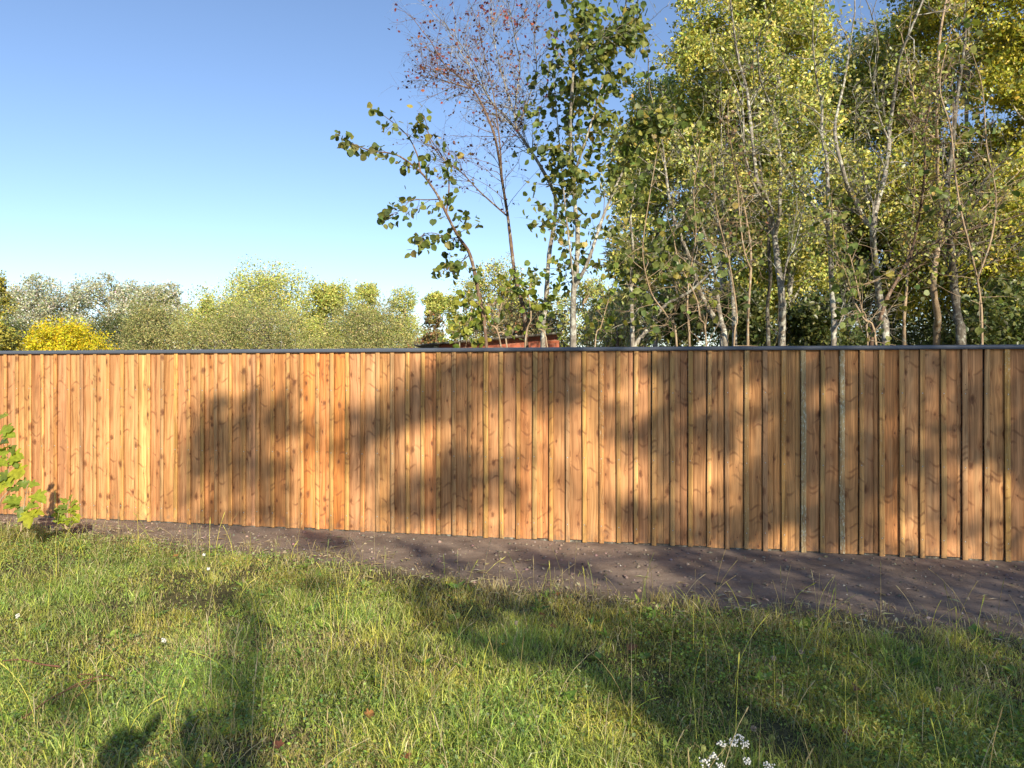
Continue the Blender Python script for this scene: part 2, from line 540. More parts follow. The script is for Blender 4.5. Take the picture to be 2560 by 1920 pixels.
BAT = [11.8, 41, 72.5, 103.8, 137, 168.5, 200.6, 234, 268, 302, 338, 370, 402, 436, 469, 503.5, 538, 573, 606.6, 640.7, 678.7, 716, 752, 790.8,
       825, 864, 902, 940.6, 978, 1016, 1053, 1092, 1131, 1171, 1210, 1250, 1290.6, 1331.6, 1372.5, 1414.8, 1456.6, 1498.8, 1542, 1585, 1629, 1676,
       1720, 1767, 1813, 1860, 1907.5, 1954, 2002.5, 2050, 2099, 2147, 2198, 2248.5, 2299, 2352, 2405, 2458, 2512]
bs = [fence_s(v) for v in BAT]
step_ = (bs[-1] - bs[0]) / (len(bs) - 1)
bs = [bs[0] - step_ * k for k in range(6, 0, -1)] + bs + [bs[-1] + step_ * k for k in range(1, 8)]
fence = empty('board_fence', (P0[0], P0[1], 0.0),
              'long new timber fence of upright brown boards and battens under a dark metal capping', 'fence', rz=FROT)
fr = random.Random(11)
TONES = [(a * 0.96, b * 0.85, c * 0.72) for a, b, c in [(0.50, 0.29, 0.150), (0.52, 0.275, 0.125), (0.56, 0.33, 0.150), (0.46, 0.26, 0.140), (0.50, 0.285, 0.125), (0.54, 0.25, 0.095), (0.42, 0.225, 0.110), (0.55, 0.33, 0.175)]]
panel = MB(); p_rnd, p_tone = [], []


def board(x0, x1, yf, z0, z1, rnd, tone):
    ch = 0.0025
    prof = [(x0, yf + 0.018), (x0, yf + ch), (x0 + ch, yf), (x1 - ch, yf), (x1, yf + ch), (x1, yf + 0.018)]
    n = len(prof)
    rows = 2
    v = [(px_, py_, z) for z in (z0, z1) for px_, py_ in prof]
    f = [(i, (i + 1) % n, n + (i + 1) % n, n + i) for i in range(n)]
    panel.add(v, f)
    panel.add([(px_, py_, z0) for px_, py_ in prof[:2] + prof[-2:]], [(3, 2, 1, 0)])
    p_rnd.extend([rnd] * (n + 1)); p_tone.extend([tone] * (n + 1))


def tone_var(t, k=0.1):
    m = 1 + fr.uniform(-k, k)
    return (t[0] * m, t[1] * m * (1 + fr.uniform(-.05, .05)), t[2] * m * (1 + fr.uniform(-.1, .1)))


for i in range(len(bs) - 1):
    a, b = bs[i] + 0.012, bs[i + 1] - 0.0025 - 0.003 * fr.random()
    z0 = 0.012 + fr.uniform(-0.007, 0.009)
    t = tone_var(fr.choice(TONES), 0.09); t = tuple(0.6 * a_ + 0.4 * b_ for a_, b_ in zip(t, (0.485, 0.24, 0.095)))
    if 22 <= i - 6 <= 24: t = tone_var((0.53, 0.205, 0.06), 0.04)
    if i - 6 == 10: t = (0.60, 0.36, 0.13)
    yf = fr.uniform(-0.002, 0.002)
    if fr.random() < 0.36:
        c = a + (b - a) * fr.uniform(0.5, 0.8)
        board(a, c - 0.0012, yf, z0, 1.775, fr.random(), t)
        board(c + 0.0012, b, yf + fr.uniform(0.001, 0.004), z0 + fr.uniform(-0.004, 0.004), 1.775, fr.random(), tone_var(t, 0.09))
    else:
        board(a, b, yf, z0, 1.775, fr.random(), t)
pan = panel.build('board_panel', M_wood, fence)


def face_attr(o, rnd, tone, lichen=0.0):
    n = len(o.data.polygons)
    a = o.data.attributes.new('rnd', 'FLOAT', 'FACE')
    a.data.foreach_set('value', np.broadcast_to(np.asarray(rnd, np.float32), (n,)).copy())
    a = o.data.attributes.new('tone', 'FLOAT_COLOR', 'FACE')
    t = np.ones((n, 4), np.float32); t[:, :3] = tone
    a.data.foreach_set('color', t.ravel())
    a = o.data.attributes.new('lichen', 'FLOAT', 'FACE')
    a.data.foreach_set('value', np.full(n, lichen, np.float32))


face_attr(pan, p_rnd, np.array(p_tone))
bk = MB()
bk.box(bs[0], bs[-1], 0.021, 0.032, 0.03, 1.795)            # dark backing added behind the joints so the gaps look shadowed
bk.build('backing', M_bark_dark, fence)
BT = [(a * 1.08, b * 1.02, c * .96) for a, b, c in [(0.46, 0.265, 0.095), (0.42, 0.245, 0.09), (0.52, 0.30, 0.105), (0.37, 0.225, 0.10), (0.48, 0.25, 0.09)]]
for i, s in enumerate(bs):
    w_, th = 0.040 + fr.uniform(-.002, .003), 0.017 + fr.uniform(-.001, .002)
    z0, z1 = 0.006 + fr.uniform(-0.009, 0.010), 1.778
    ch = 0.002
    prof = [(0, 0), (0, -th + ch), (ch, -th), (w_ - ch, -th), (w_, -th + ch), (w_, 0)]
    b = MB()
    lean = fr.uniform(-.004, .004)
    zs = [z0, 0.6, 1.2, z1]
    bow = [0, fr.uniform(-.003, .003), fr.uniform(-.003, .003), 0]
    v = [(p + lean * z + bow[k], y, z) for k, z in enumerate(zs) for p, y in prof]
    n = 6
    for r_ in range(3):
        pass
    b.add(v, [(r_ * n + j, r_ * n + (j + 1) % n, (r_ + 1) * n + (j + 1) % n, (r_ + 1) * n + j) for r_ in range(3) for j in range(n)])
    b.add(v[:n], [(5, 4, 3, 2), (5, 2, 1, 0)])
    bo = b.build('batten', M_batten, fence, loc=(s, -0.003, 0))
    k = i - 6
    lich = 0.80 if k in (52, 54) else fr.choice([0.1, 0.2, 0.3, 0.45, 0.6]) if k > 40 else fr.choice([0.05, 0.1, 0.2, 0.35])
    tn = tone_var(fr.choice(BT), 0.12)
    if k in (52, 54): tn = (0.40, 0.29, 0.14)
    face_attr(bo, fr.random(), tn, lich)
    if k in (52, 54): bo['label'] = 'batten whitened with pale lichen'
cuts = [bs[0] - 0.05, fence_s(330), fence_s(1133), fence_s(1880), fence_s(2600), bs[-1] + 0.1]
for a, b in zip(cuts[:-1], cuts[1:]):
    c = MB()
    prof = [(-0.030, 1.768), (-0.034, 1.772), (-0.034, 1.801), (-0.030, 1.804), (0.050, 1.808), (0.055, 1.804), (0.055, 1.768), (0.051, 1.768), (0.051, 1.799), (-0.030, 1.799)]
    n = len(prof)
    c.add([(s, y, z) for s in (a + 0.0008, b - 0.0008) for y, z in prof], [(j, n + j, n + (j + 1) % n, (j + 1) % n) for j in range(n)])
    co_ = c.build('capping', M_cap, fence)
    co_.location.z = fr.uniform(-0.0015, 0.003)
    co_.rotation_euler.y = fr.uniform(-0.0006, 0.0006)
gb = MB(); gb.box(bs[0], bs[-1], 0.004, 0.0205, -0.06, 0.012)  # dark strip standing in for the shadowed gap under the boards
gb.build('base_gap_strip', M_bark_dark, fence)

# ------------------------------------------------------------------ shed
def shed():
    e = empty('garden_shed', (px(1245, 900, 15)[0], 15.0, 0), 'low red shed with a dark roof edge half hidden behind the hazel stems', 'shed')
    zt = lambda y: EYE - (y - HZ) / F * 15.0
    xl, xr = (1097 - 1245) / F * 15, (1398 - 1245) / F * 15
    m = MB()
    hl, hr = zt(862), zt(836)
    v = [(xl, 0, 0), (xr, 0, 0), (xr, 0, hr), (xl, 0, hl), (xl, 2.4, 0), (xr, 2.4, 0), (xr, 2.4, hr), (xl, 2.4, hl)]
    m.add(v, [(0, 1, 2, 3), (5, 4, 7, 6), (4, 0, 3, 7), (1, 5, 6, 2)])
    q = Nodes('red_brick')
    co = q.n('TexCoord').outputs['Object']
    sw = q.n('SeparateXYZ', {0: co}).outputs
    br = q.n('TexBrick', {'Vector': q.comb(sw[0], sw[2], 0.0), 'Color1': (0.46, 0.135, 0.065, 1), 'Color2': (0.36, 0.10, 0.055, 1), 'Mortar': (0.38, 0.2, 0.13, 1),
                          'Scale': 1.0, 'Brick Width': 0.22, 'Row Height': 0.07, 'Mortar Size': 0.005})
    q.set(q.bsdf.inputs['Base Color'], q.mix(q.ramp(q.noise(co, 4.0, 4.0), 0.4, 0.7, 0, 0.5), br.outputs[0], (0.25, 0.085, 0.05)))
    q.bsdf.inputs['Roughness'].default_value = 0.9
    m.build('wall', q.m, e)
    r = MB()
    x0, x1 = xl - 0.45, xr + 0.05
    k = (hr - hl) / (xr - xl)
    z0, z1 = hl + k * (x0 - xl), hr + k * (x1 - xr)
    v = [(x, y, z + dz) for dz in (0.004, 0.035) for y in (-0.25, 2.6) for x, z in ((x0, z0), (x1, z1))]
    r.add(v, [(0, 2, 3, 1), (4, 5, 7, 6), (0, 1, 5, 4), (2, 6, 7, 3), (0, 4, 6, 2), (1, 3, 7, 5)])
    r.build('roof', M_bark_dark, e)
    p = MB(); p.box(xl - 0.10, xl + 0.0, -0.03, 0.10, 0, hl - 0.03)
    p.build('corner_post', plain_mat('cream_paint', (0.62, 0.56, 0.38), 0.6, 0.3, 9, 0.1), e)


shed()


# ------------------------------------------------------------------ trees: builders
def twig(mb, p, d, L, r, lv, spots, col=None, droop=0.0, spread=0.8, nk=3, sides=4):
    d = d / (np.linalg.norm(d) + 1e-9)
    pts = [p]
    n = 4
    for k in range(n):
        d = d + 0.16 * rs.randn(3) + np.array((0, 0, -droop))
        d = d / np.linalg.norm(d)
        pts.append(pts[-1] + d * L / n)
    pts = np.array(pts)
    mb.tube(pts, np.linspace(r, r * 0.35, n + 1), sides)
    for k in range(1, n + 1):
        spots.append((pts[k], pts[k] - pts[k - 1]))
    if lv > 0:
        for k in range(nk):
            t = rs.uniform(0.25, 0.95)
            i = min(int(t * n), n - 1)
            q = pts[i] + (pts[i + 1] - pts[i]) * (t * n - i)
            dd = d + spread * rs.randn(3)
            twig(mb, q, dd, L * rs.uniform(0.4, 0.65), r * 0.55, lv - 1, spots, col, droop, spread, nk, 3)


def to_z2(p): return (850 + p[0] / 1.8847, p[1] / 1.8852)
def to_z3(p): return (1660 + p[0] / 1.8856, p[1] / 1.8852)
def to_z8(p): return (1700 + p[0] / 3.456, 400 + p[1] / 3.456)


def stem_path(pts, conv, Z0, base=True, zr=0.5, seed=0, z_end=None):
    r_ = np.random.RandomState(seed + 100)
    P = []
    n = len(pts)
    ph = r_.uniform(0, 6.28)
    for i, p in enumerate(pts):
        x, y = conv(p)
        Z = Z0 + (0 if z_end is None else (z_end - Z0) * i / (n - 1)) + zr * 0.35 * math.sin(ph + i * 0.9) * min(1, i / 2)
        P.append(px(x, y, Z))
    if base:
        b = P[0] + (P[0] - P[1]) * 0.4
        P.insert(0, np.array((b[0], P[0][1], -0.03)))
    return smooth_path(P, 5)


def sapling(name, label, cat, stems, Z0, twigs, leaf, bark=None, group=None, seed=0):
    """a traced young tree: stems [(points, conv, r0, r1, is_base)], twigs dict, leaf dict"""
    bark = bark or M_bark
    tm = MB(); spots = []
    paths = []
    for k, (pts, conv, r0, r1, isb) in enumerate(stems):
        P = stem_path(pts, conv, Z0, isb, twigs.get('zr', 0.5), seed * 10 + (0 if not isb else k))
        if not isb:        # start the limb exactly on the nearest point of an earlier stem
            allp = np.vstack(paths)
            j = np.argmin(np.linalg.norm((allp - P[0])[:, [0, 2]], axis=1))
            P = P + (allp[j] - P[0])[None, :] * np.linspace(1, 0.0, len(P))[:, None]
        paths.append(P)
        rad = np.linspace(r0, r1, len(P)) * (1 + 0.05 * rs.randn(len(P)))
        tm.tube(P, rad, 8, wob=0.05)
        f0 = twigs.get('from', 0.3)
        for _ in range(int(twigs['n'] * (1.0 if isb else twigs.get('limb', 0.6)))):
            t = rs.uniform(f0 if isb else 0.05, 1.0) ** twigs.get('bias', 1.0)
            i = min(int(t * (len(P) - 1)), len(P) - 2)
            d = P[i + 1] - P[i]
            d = d / np.linalg.norm(d)
            dd = d * twigs.get('along', 0.8) + twigs.get('spread', 0.8) * rs.randn(3) * np.array((1, 0.8, 0.7))
            twig(tm, P[i], dd, twigs['L'] * rs.uniform(0.5, 1.2) * (1 - 0.4 * t), max(r1 * 0.8, twigs.get('r', 0.006)), twigs['lv'], spots, droop=twigs.get('droop', 0.02), nk=twigs.get('nk', 3))
        if twigs.get('tip', True):
            twig(tm, P[-1], P[-1] - P[-2], twigs['L'] * (0.35 if leaf['kind'] == 'round' else 1), r1, twigs['lv'], spots, nk=twigs.get('nk', 3))
    o0 = paths[0][0]
    root = empty(name, (o0[0], o0[1], 0), label, cat, group)
    off = np.array((o0[0], o0[1], 0))
    for a in tm.v: a -= off
    tm.build('trunk', bark, root, smooth=True)
    cm = MB()
    n = int(leaf['n'])
    if spots and n:
        pos = np.array([s[0] for s in spots]); dr = np.array([s[1] for s in spots])
        ok = pos[:, 2] > leaf.get('zmin', 0.3)
        if 'keep' in leaf: ok &= leaf['keep'](pos)
        pos, dr = pos[ok], unit(dr[ok])
        # leaves come in sprays: some twigs are bare, others full
        w = np.clip(rs.rand(len(pos)) - leaf.get('bare', 0.3), 0, 1) + 1e-4
        ix = rs.choice(len(pos), n, p=w / w.sum())
        p = pos[ix] + leaf.get('jit', 0.03) * rs.randn(n, 3)
        ax = dr[ix] * 0.5 + 0.6 * rs.randn(n, 3) + np.array((0, 0, leaf.get('hang', -0.3)))
        nm = rs.randn(n, 3) * 0.8 + np.array((0.15, -0.5, leaf.get('flat', 0.5)))
        c = leaf['col'](p, n)
        put_leaves(cm, leaf['kind'], p - off, leaf['size'] * rs.uniform(0.6, 1.2, n), c, ax, nm, curl=1.3 if leaf['kind'] == 'round' else 0.6)
        cm.build('crown', leaf.get('mat', M_leaf), root, smooth=False)
    return root


def lobes_for(shape, W, z0, z1, n, r_):
    out = []
    for _ in range(n):
        t = r_.uniform(0, 1)
        if shape == 'round': w = W * 0.5 * math.sqrt(max(0.05, 1 - (2 * t - 0.85) ** 2 / 1.4)) * 0.72
        elif shape == 'dome': w = W * 0.5 * math.sqrt(max(0.02, 1 - t ** 2.6)) * 0.86
        elif shape == 'spire': w = W * 0.5 * (1 - 0.85 * t) * 0.8
        elif shape == 'shrub': w = W * 0.5 * math.sqrt(max(0.03, 1 - t * t)) * 0.85
        else: w = W * 0.5 * (0.55 + 0.45 * math.sin(math.pi * min(1, t * 1.05))) * 0.8
        a = r_.uniform(0, 2 * math.pi); rr = w * math.sqrt(r_.uniform(0.35 if shape == 'dome' else 0.05, 1))
        lr = W * (r_.uniform(0.09, 0.15) if shape == 'dome' else r_.uniform(0.10, 0.19))
        out.append((rr * math.cos(a), rr * math.sin(a), z0 + (z1 - z0 - lr) * (0.06 + 0.94 * t) if shape == 'dome' else z0 + (z1 - z0) * (0.06 + 0.86 * t), lr))
    return out


def crown_tree(name, label, cat, x, y, W, z0, z1, shape, nleaf, size, cols, wts=None, kind='rhomb', bark=None, mat=None, group=None, seed=0,
               nlobe=22, clump=34, tr=None, flat=0.5, lobes=None, sprays=0, csize=0.34, axis_up=0.0):
    r_ = np.random.RandomState(seed + 900)
    global rs
    rs = np.random.RandomState(seed + 1700)
    root = empty(name, (x, y, 0), label, cat, group)
    lob = lobes if lobes is not None else lobes_for(shape, W, z0, z1, nlobe, r_)
    tm = MB()
    tr = tr or max(0.05, W * 0.022)
    top = z0 + (z1 - z0) * 0.72
    trunk = smooth_path([(0, 0, -0.05), (0.05 * W * r_.randn() * 0.3, 0.02 * W * r_.randn(), z0 * 0.6 + 0.2), (0.03 * W * r_.randn(), 0.03 * W * r_.randn(), (z0 + top) / 2), (0.05 * W * r_.randn(), 0.04 * W * r_.randn(), top)], 6)
    tm.tube(trunk, np.linspace(tr, tr * 0.3, len(trunk)), 8, wob=0.05)
    cm = MB()
    CP = []
    for lx, ly, lz, lr in lob:
        c = np.array((lx, ly, lz))
        tz = min(max(lz - 0.55 * math.hypot(lx, ly) - 0.3, 0.25 * z0 + 0.1), top)
        i = int(np.argmin(np.abs(trunk[:, 2] - tz)))
        mid = trunk[i] * 0.5 + c * 0.5 + np.array((0, 0, 0.08 * W * r_.uniform(-.5, 1.0))) + 0.03 * W * r_.randn(3)
        lp = smooth_path([trunk[i], mid, c], 5)
        tm.tube(lp, np.linspace(tr * 0.36, tr * 0.07, len(lp)), 5)
        m = max(4, int(clump))
        u = unit(r_.randn(m, 3)); rad = lr * (0.45 + 0.75 * r_.rand(m, 1) ** 0.6)
        cc = c + u * rad * np.array((1.15, 1.15, 0.9))
        for q in cc[:5]:
            tm.tube(smooth_path([c, (c + q) / 2 + 0.05 * lr * r_.randn(3), q], 2), np.linspace(tr * 0.07, tr * 0.025, 5), 3)
        CP.append(np.hstack([cc, np.full((m, 1), lr * csize)]))
    CP = np.vstack(CP)
    for _ in range(sprays):        # shoots that stand out of the crown
        k = r_.randint(len(CP))
        q = CP[k, :3]
        if q[2] < z0 + 0.45 * (z1 - z0): continue
        L = (z1 - z0) * (r_.uniform(0.08, 0.24) if name == 'golden_tree' else r_.uniform(0.05, 0.13))
        for t in np.linspace(0, 1, 5):
            CP = np.vstack([CP, [[q[0], q[1], q[2] + L * t, CP[k, 3] * (0.55 - 0.4 * t)]]])
    CP = CP[CP[:, 2] > 0.15]
    w = CP[:, 3] ** 1.5
    ix = r_.choice(len(CP), nleaf, p=w / w.sum())
    cl_t = r_.normal(0, 1, len(CP))
    p = CP[ix, :3] + unit(r_.randn(nleaf, 3)) * (r_.rand(nleaf, 1) ** 0.5) * CP[ix, 3:4] * 1.05
    outw = unit(p - np.array((0, 0, (z0 + z1) / 2)))
    nm = 0.85 * r_.randn(nleaf, 3) + outw * 0.4 + np.array((0, 0, flat * 0.6)) + 0.75 * np.array(TO_SUN)
    ax = r_.randn(nleaf, 3) + outw * 0.5 + np.array((0, 0, axis_up))
    c = palette(nleaf, cols, wts)
    c = c * (1 + 0.10 * cl_t[ix][:, None])
    put_leaves(cm, kind, p, size * r_.uniform(0.6, 1.35, nleaf), np.clip(c, 0.004, 0.9), ax, nm)
    tm.build('trunk', bark or M_bark, root, smooth=True)
    cm.build('crown', mat or M_leaf, root)
    return root


def at22(x, Z):         # world x of a column given in the 2212 px wide view
    return (x * 1.1573 - 1280) / F * Z


def z22(y, Z):
    return EYE - (y * 1.1573 - HZ) / F * Z


# ------------------------------------------------------------------ far trees beyond the fence
SILV = [(0.30, 0.31, 0.22), (0.20, 0.22, 0.13), (0.46, 0.46, 0.38), (0.13, 0.15, 0.075), (0.24, 0.22, 0.11)]
SILV = [tuple(min(v * 1.5, 0.7) for v in c) for c in SILV]
SILV = [tuple(min(v * 1.15, 0.7) for v in c) for c in SILV]
OLIV = [(0.17, 0.165, 0.065), (0.13, 0.135, 0.045), (0.22, 0.19, 0.085), (0.10, 0.115, 0.04)]
OLIV = [tuple(min(v * 1.9, 0.7) for v in c) for c in OLIV]
OLIV = [tuple(min(v * 1.12, 0.7) for v in c) for c in OLIV]
LGRN = [(0.20, 0.21, 0.062), (0.155, 0.18, 0.052), (0.26, 0.235, 0.085), (0.11, 0.135, 0.042)]
LGRN = [tuple(min(v * 1.75, 0.7) for v in c) for c in LGRN]
LGRN = [tuple(min(v * 1.2, 0.7) for v in c) for c in LGRN]
LGRN = [(a * 1.22, b * 1.2, c) for a, b, c in LGRN]
YELL = [(0.62, 0.54, 0.02), (0.52, 0.50, 0.025), (0.44, 0.42, 0.03), (0.72, 0.50, 0.02)]
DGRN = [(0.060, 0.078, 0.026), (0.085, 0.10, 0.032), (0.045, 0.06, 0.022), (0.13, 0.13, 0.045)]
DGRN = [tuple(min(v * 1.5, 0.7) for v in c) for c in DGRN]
G_FAR = 'far trees beyond the fence'
far = [
    # name, label, cat, x22, Z, width px, top y22, z0, shape, n, leaf, cols, seed, sprays, lobes
    ('white_poplar', 'silvery white poplar furthest left, rising behind the golden yellow tree', 'tree', 92, 66, 200, 588, 1.5, 'dome', 15000, .24, SILV, 1, 26, 30),
    ('white_poplar', 'silvery white poplar with the twin-peaked top, right of the golden yellow tree', 'tree', 232, 70, 190, 590, 1.6, 'dome', 14500, .25, SILV, 2, 26, 28),
    ('white_poplar', 'smallest silvery white poplar, its shoulder sloping down to the gap of sky', 'tree', 345, 68, 130, 602, 1.4, 'dome', 9000, .24, SILV, 3, 18, 20),
    ('golden_tree', 'bright golden yellow tree peeping over the left of the fence', 'tree', 142, 34, 180, 712, 0.6, 'shrub', 13000, .13, YELL, 4, 46, 30),
    ('field_maple', 'yellow green tree cut off by the left edge of the photo', 'tree', -46, 31, 122, 575, 0.8, 'tall', 9000, .14, [(0.42, .38, .07), (.28, .29, .06), (.5, .42, .07), (.14, .16, .05)], 5, 18, 24),
    ('dark_bush', 'dark green bush in the shade left of the golden tree', 'bush', 20, 42, 130, 700, 0.3, 'shrub', 6000, .14, DGRN, 6, 4, 14),
    ('dark_bush', 'dark green bush between the golden tree and the olive willow', 'bush', 255, 46, 150, 685, 0.3, 'shrub', 6000, .15, DGRN + [(0.10, 0.12, 0.05)], 7, 4, 14),
    ('willow_bush', 'rounded olive green willow bush left of the big domed tree', 'bush', 352, 39, 190, 663, 0.3, 'shrub', 15000, .115, OLIV, 8, 12, 26),
    ('willow_bush', 'broad olive green willow bush standing below the big domed tree', 'bush', 560, 40, 310, 672, 0.3, 'shrub', 20000, .12, OLIV, 9, 12, 36),
    ('willow_bush', 'olive green willow bush with a domed top nearest the red shed', 'bush', 805, 38, 225, 672, 0.3, 'shrub', 16000, .115, OLIV, 10, 12, 26),
    ('domed_tree', 'big domed light green tree, the tallest beyond the left half of the fence', 'tree', 578, 58, 250, 560, 1.4, 'dome', 26000, .2, LGRN, 11, 20, 40),
    ('slender_tree', 'yellowish slender tree at the left foot of the big domed tree', 'tree', 452, 56, 70, 640, 1.2, 'tall', 5000, .19, LGRN, 12, 10, 12),
    ('slender_tree', 'pale green tree touching the right side of the big domed tree', 'tree', 706, 57, 120, 588, 1.2, 'tall', 10500, .2, LGRN, 13, 24, 18),
    ('slender_tree', 'pale green tree with a spiky top, second right of the domed tree', 'tree', 785, 60, 95, 600, 1.2, 'tall', 8000, .2, LGRN, 14, 22, 15),
    ('slender_tree', 'faint pale green tree low on the skyline, third right of the domed tree', 'tree', 862, 66, 110, 628, 1.2, 'tall', 8000, .21, LGRN, 15, 20, 16),
    ('slender_tree', 'pale green tree rising behind the roof of the red shed', 'tree', 958, 52, 80, 620, 1.2, 'tall', 7000, .18, LGRN, 16, 16, 14),
    ('dark_bush', 'dark green far bush behind the stout forked tree', 'bush', 1880, 30, 420, 560, 0.2, 'shrub', 11000, .15, DGRN, 20, 4, 26),
    ('dark_bush', 'dark green far bush behind the two thick trunks', 'bush', 2180, 29, 380, 540, 0.2, 'shrub', 10000, .15, DGRN, 21, 4, 24),
    ('dark_bush', 'dark green far bush behind the slim tan sapling', 'bush', 1590, 31, 330, 590, 0.2, 'shrub', 9000, .15, DGRN, 22, 4, 22),
    ('slender_tree', 'pale green tree seen between the bare cherry stems', 'tree', 1080, 50, 190, 560, 1.2, 'dome', 9500, .19, LGRN + [(0.25, 0.2, 0.1)], 17, 16, 20),
    ('slender_tree', 'pale green tree seen between the right hazel stems', 'tree', 1265, 46, 170, 600, 1.2, 'dome', 8500, .19, LGRN + [(0.25, 0.2, 0.1)], 18, 16, 20),
]
for nm_, lb, cat, x22, Z, wpx, top, z0, shp, n, ls, cols, sd, spr, nl in far:
    W = wpx / 1661.5 * Z
    crown_tree(nm_, lb, cat, at22(x22, Z), Z, W * (1.5 if 'domed' in nm_ else 1.26), z0, z22(top, Z), shp, int(n * 2.5), ls * 0.66, cols, None, 'rhomb',
               M_bark_tan if nm_ == 'slender_tree' else M_bark, M_far, G_FAR, sd, int(nl * 1.4), 30, sprays=spr if 'golden' in nm_ else spr // 3, csize=0.40)
# low straw coloured thicket round the shed
crown_tree('bramble_thicket', 'straw coloured bramble thicket in front of the left end of the red shed', 'bush', at22(940, 19), 19, 1.5, 0.2, z22(668, 19), 'shrub', 5000, .07,
           [(0.28, .2, .09), (.2, .17, .06), (.34, .17, .07), (.16, .17, .05)], None, 'rhomb', M_bark_brown, M_leaf, None, 30, 16, 26, sprays=14)
crown_tree('bramble_thicket', 'straw coloured bramble thicket behind the red shed and the hazel stems', 'bush', at22(1090, 22), 22, 4.4, 0.2, z22(640, 22), 'shrub', 13000, .08,
           [(0.26, .2, .09), (.19, .17, .06), (.28, .16, .08), (.14, .16, .05), (.36, .3, .15)], None, 'rhomb', M_bark_brown, M_leaf, None, 31, 26, 26, sprays=26)
crown_tree('bramble_thicket', 'straw coloured bramble thicket under the right hazel and the pine', 'bush', at22(1335, 20), 20, 4.4, 0.2, z22(655, 20), 'shrub', 13000, .08,
           [(0.50, .42, .2), (.38, .36, .12), (.55, .43, .25), (.26, .3, .08)], None, 'rhomb', M_bark_brown, M_leaf, None, 32, 24, 26, sprays=26)
crown_tree('pine_tree', 'pale needled pine showing between the hazel and the oaks', 'tree', at22(1372, 24), 24, 2.9, 1.8, z22(240, 24), 'spire', 9500, .30,
           [(0.40, .42, .16), (.30, .33, .12), (.46, .43, .2)], None, 'slim', M_bark_brown, M_leaf, None, 33, 34, 24, sprays=18)

# ------------------------------------------------------------------ dense oaks and shrubs on the right
OAK = [(0.27, 0.275, 0.055), (0.19, 0.215, 0.045), (0.38, 0.34, 0.085), (0.085, 0.115, 0.03), (0.44, 0.38, 0.13)]
OAK = [tuple(min(v * 1.5, 0.7) for v in c) for c in OAK]
OAK = [tuple(min(v * 1.18, 0.7) for v in c) for c in OAK]
OAKY = [(0.40, 0.37, 0.05), (0.30, 0.31, 0.05), (0.50, 0.43, 0.07), (0.15, 0.175, 0.035)]
OAKY = [tuple(min(v * 1.3, 0.7) for v in c) for c in OAKY]
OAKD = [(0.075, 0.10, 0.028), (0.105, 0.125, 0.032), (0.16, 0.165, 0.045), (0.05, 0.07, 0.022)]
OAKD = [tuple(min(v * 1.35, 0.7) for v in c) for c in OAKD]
G_OAK = 'broadleaf trees behind the thin grey trunks'
oaks = [
    ('oak_tree', 'oak at the left edge of the dense trees, its spiky top standing against the sky', 1562, 15.0, 245, -30, 3.9, 21000, OAK, 40),
    ('oak_tree', 'oak with sunlit yellow tips behind the tallest thin grey trunk', 1690, 14.2, 270, -140, 2.4, 21000, OAK, 41),
    ('oak_tree', 'oak with a ragged top under the gap of blue sky', 1840, 16.5, 250, 60, 2.2, 17500, OAK, 42),
    ('oak_tree', 'tall yellow oak filling the top right corner', 2080, 14.8, 300, -260, 2.6, 26000, OAKY, 43),
    ('oak_tree', 'yellow green oak cut off by the right edge of the photo', 2250, 13.4, 260, -160, 1.4, 17000, OAKY, 44),
    ('oak_tree', 'sparse oak with pale yellow leaves behind the stout forked tree', 1925, 17.5, 200, -40, 3.0, 15000, OAK, 48),
    ('oak_tree', 'smaller yellow green oak whose crown touches the right hazel limbs', 1425, 16.8, 200, 150, 3.2, 10500, OAK, 49),
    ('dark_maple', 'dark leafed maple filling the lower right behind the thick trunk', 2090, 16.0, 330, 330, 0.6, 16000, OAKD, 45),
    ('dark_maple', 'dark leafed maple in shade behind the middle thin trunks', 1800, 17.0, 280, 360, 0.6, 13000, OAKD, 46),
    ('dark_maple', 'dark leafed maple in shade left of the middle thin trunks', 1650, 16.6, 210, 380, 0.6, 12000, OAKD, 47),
]
for nm_, lb, x22, Z, wpx, top, z0, n, cols, sd in oaks:
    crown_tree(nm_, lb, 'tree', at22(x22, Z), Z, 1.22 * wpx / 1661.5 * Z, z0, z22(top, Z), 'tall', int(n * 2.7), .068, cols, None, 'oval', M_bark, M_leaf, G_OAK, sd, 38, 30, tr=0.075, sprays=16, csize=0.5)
for lb, x22, Z, wpx, top, n, sd in (
        ('glossy dark holly low behind the leaning twin trunks', 1475, 11.8, 150, 610, 5200, 50),
        ('glossy dark holly low behind the forked grey trunk', 1770, 11.2, 170, 640, 5200, 51),
        ('glossy dark holly low in the right corner above the fence', 2150, 11.0, 190, 600, 6200, 52),
        ('glossy dark holly low beside the tallest thin grey trunk', 1610, 11.6, 130, 625, 4200, 53)):
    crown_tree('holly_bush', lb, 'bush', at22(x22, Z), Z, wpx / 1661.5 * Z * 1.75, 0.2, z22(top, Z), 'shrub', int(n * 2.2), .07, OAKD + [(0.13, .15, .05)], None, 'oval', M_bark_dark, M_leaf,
               'dark hollies above the fence', sd, 16, 26, sprays=8, csize=0.5)

# ------------------------------------------------------------------ traced stems just behind the fence
rs = np.random.RandomState(21)
HAZ = [(0.155, 0.19, 0.045), (0.115, 0.15, 0.04), (0.20, 0.215, 0.05), (0.28, 0.245, 0.055), (0.09, 0.12, 0.036)]
HAZ = [tuple(min(v * 1.15, 0.7) for v in c) for c in HAZ]
hz_col = lambda p, n: palette(n, HAZ, (4, 4, 3, 1.2, 2))


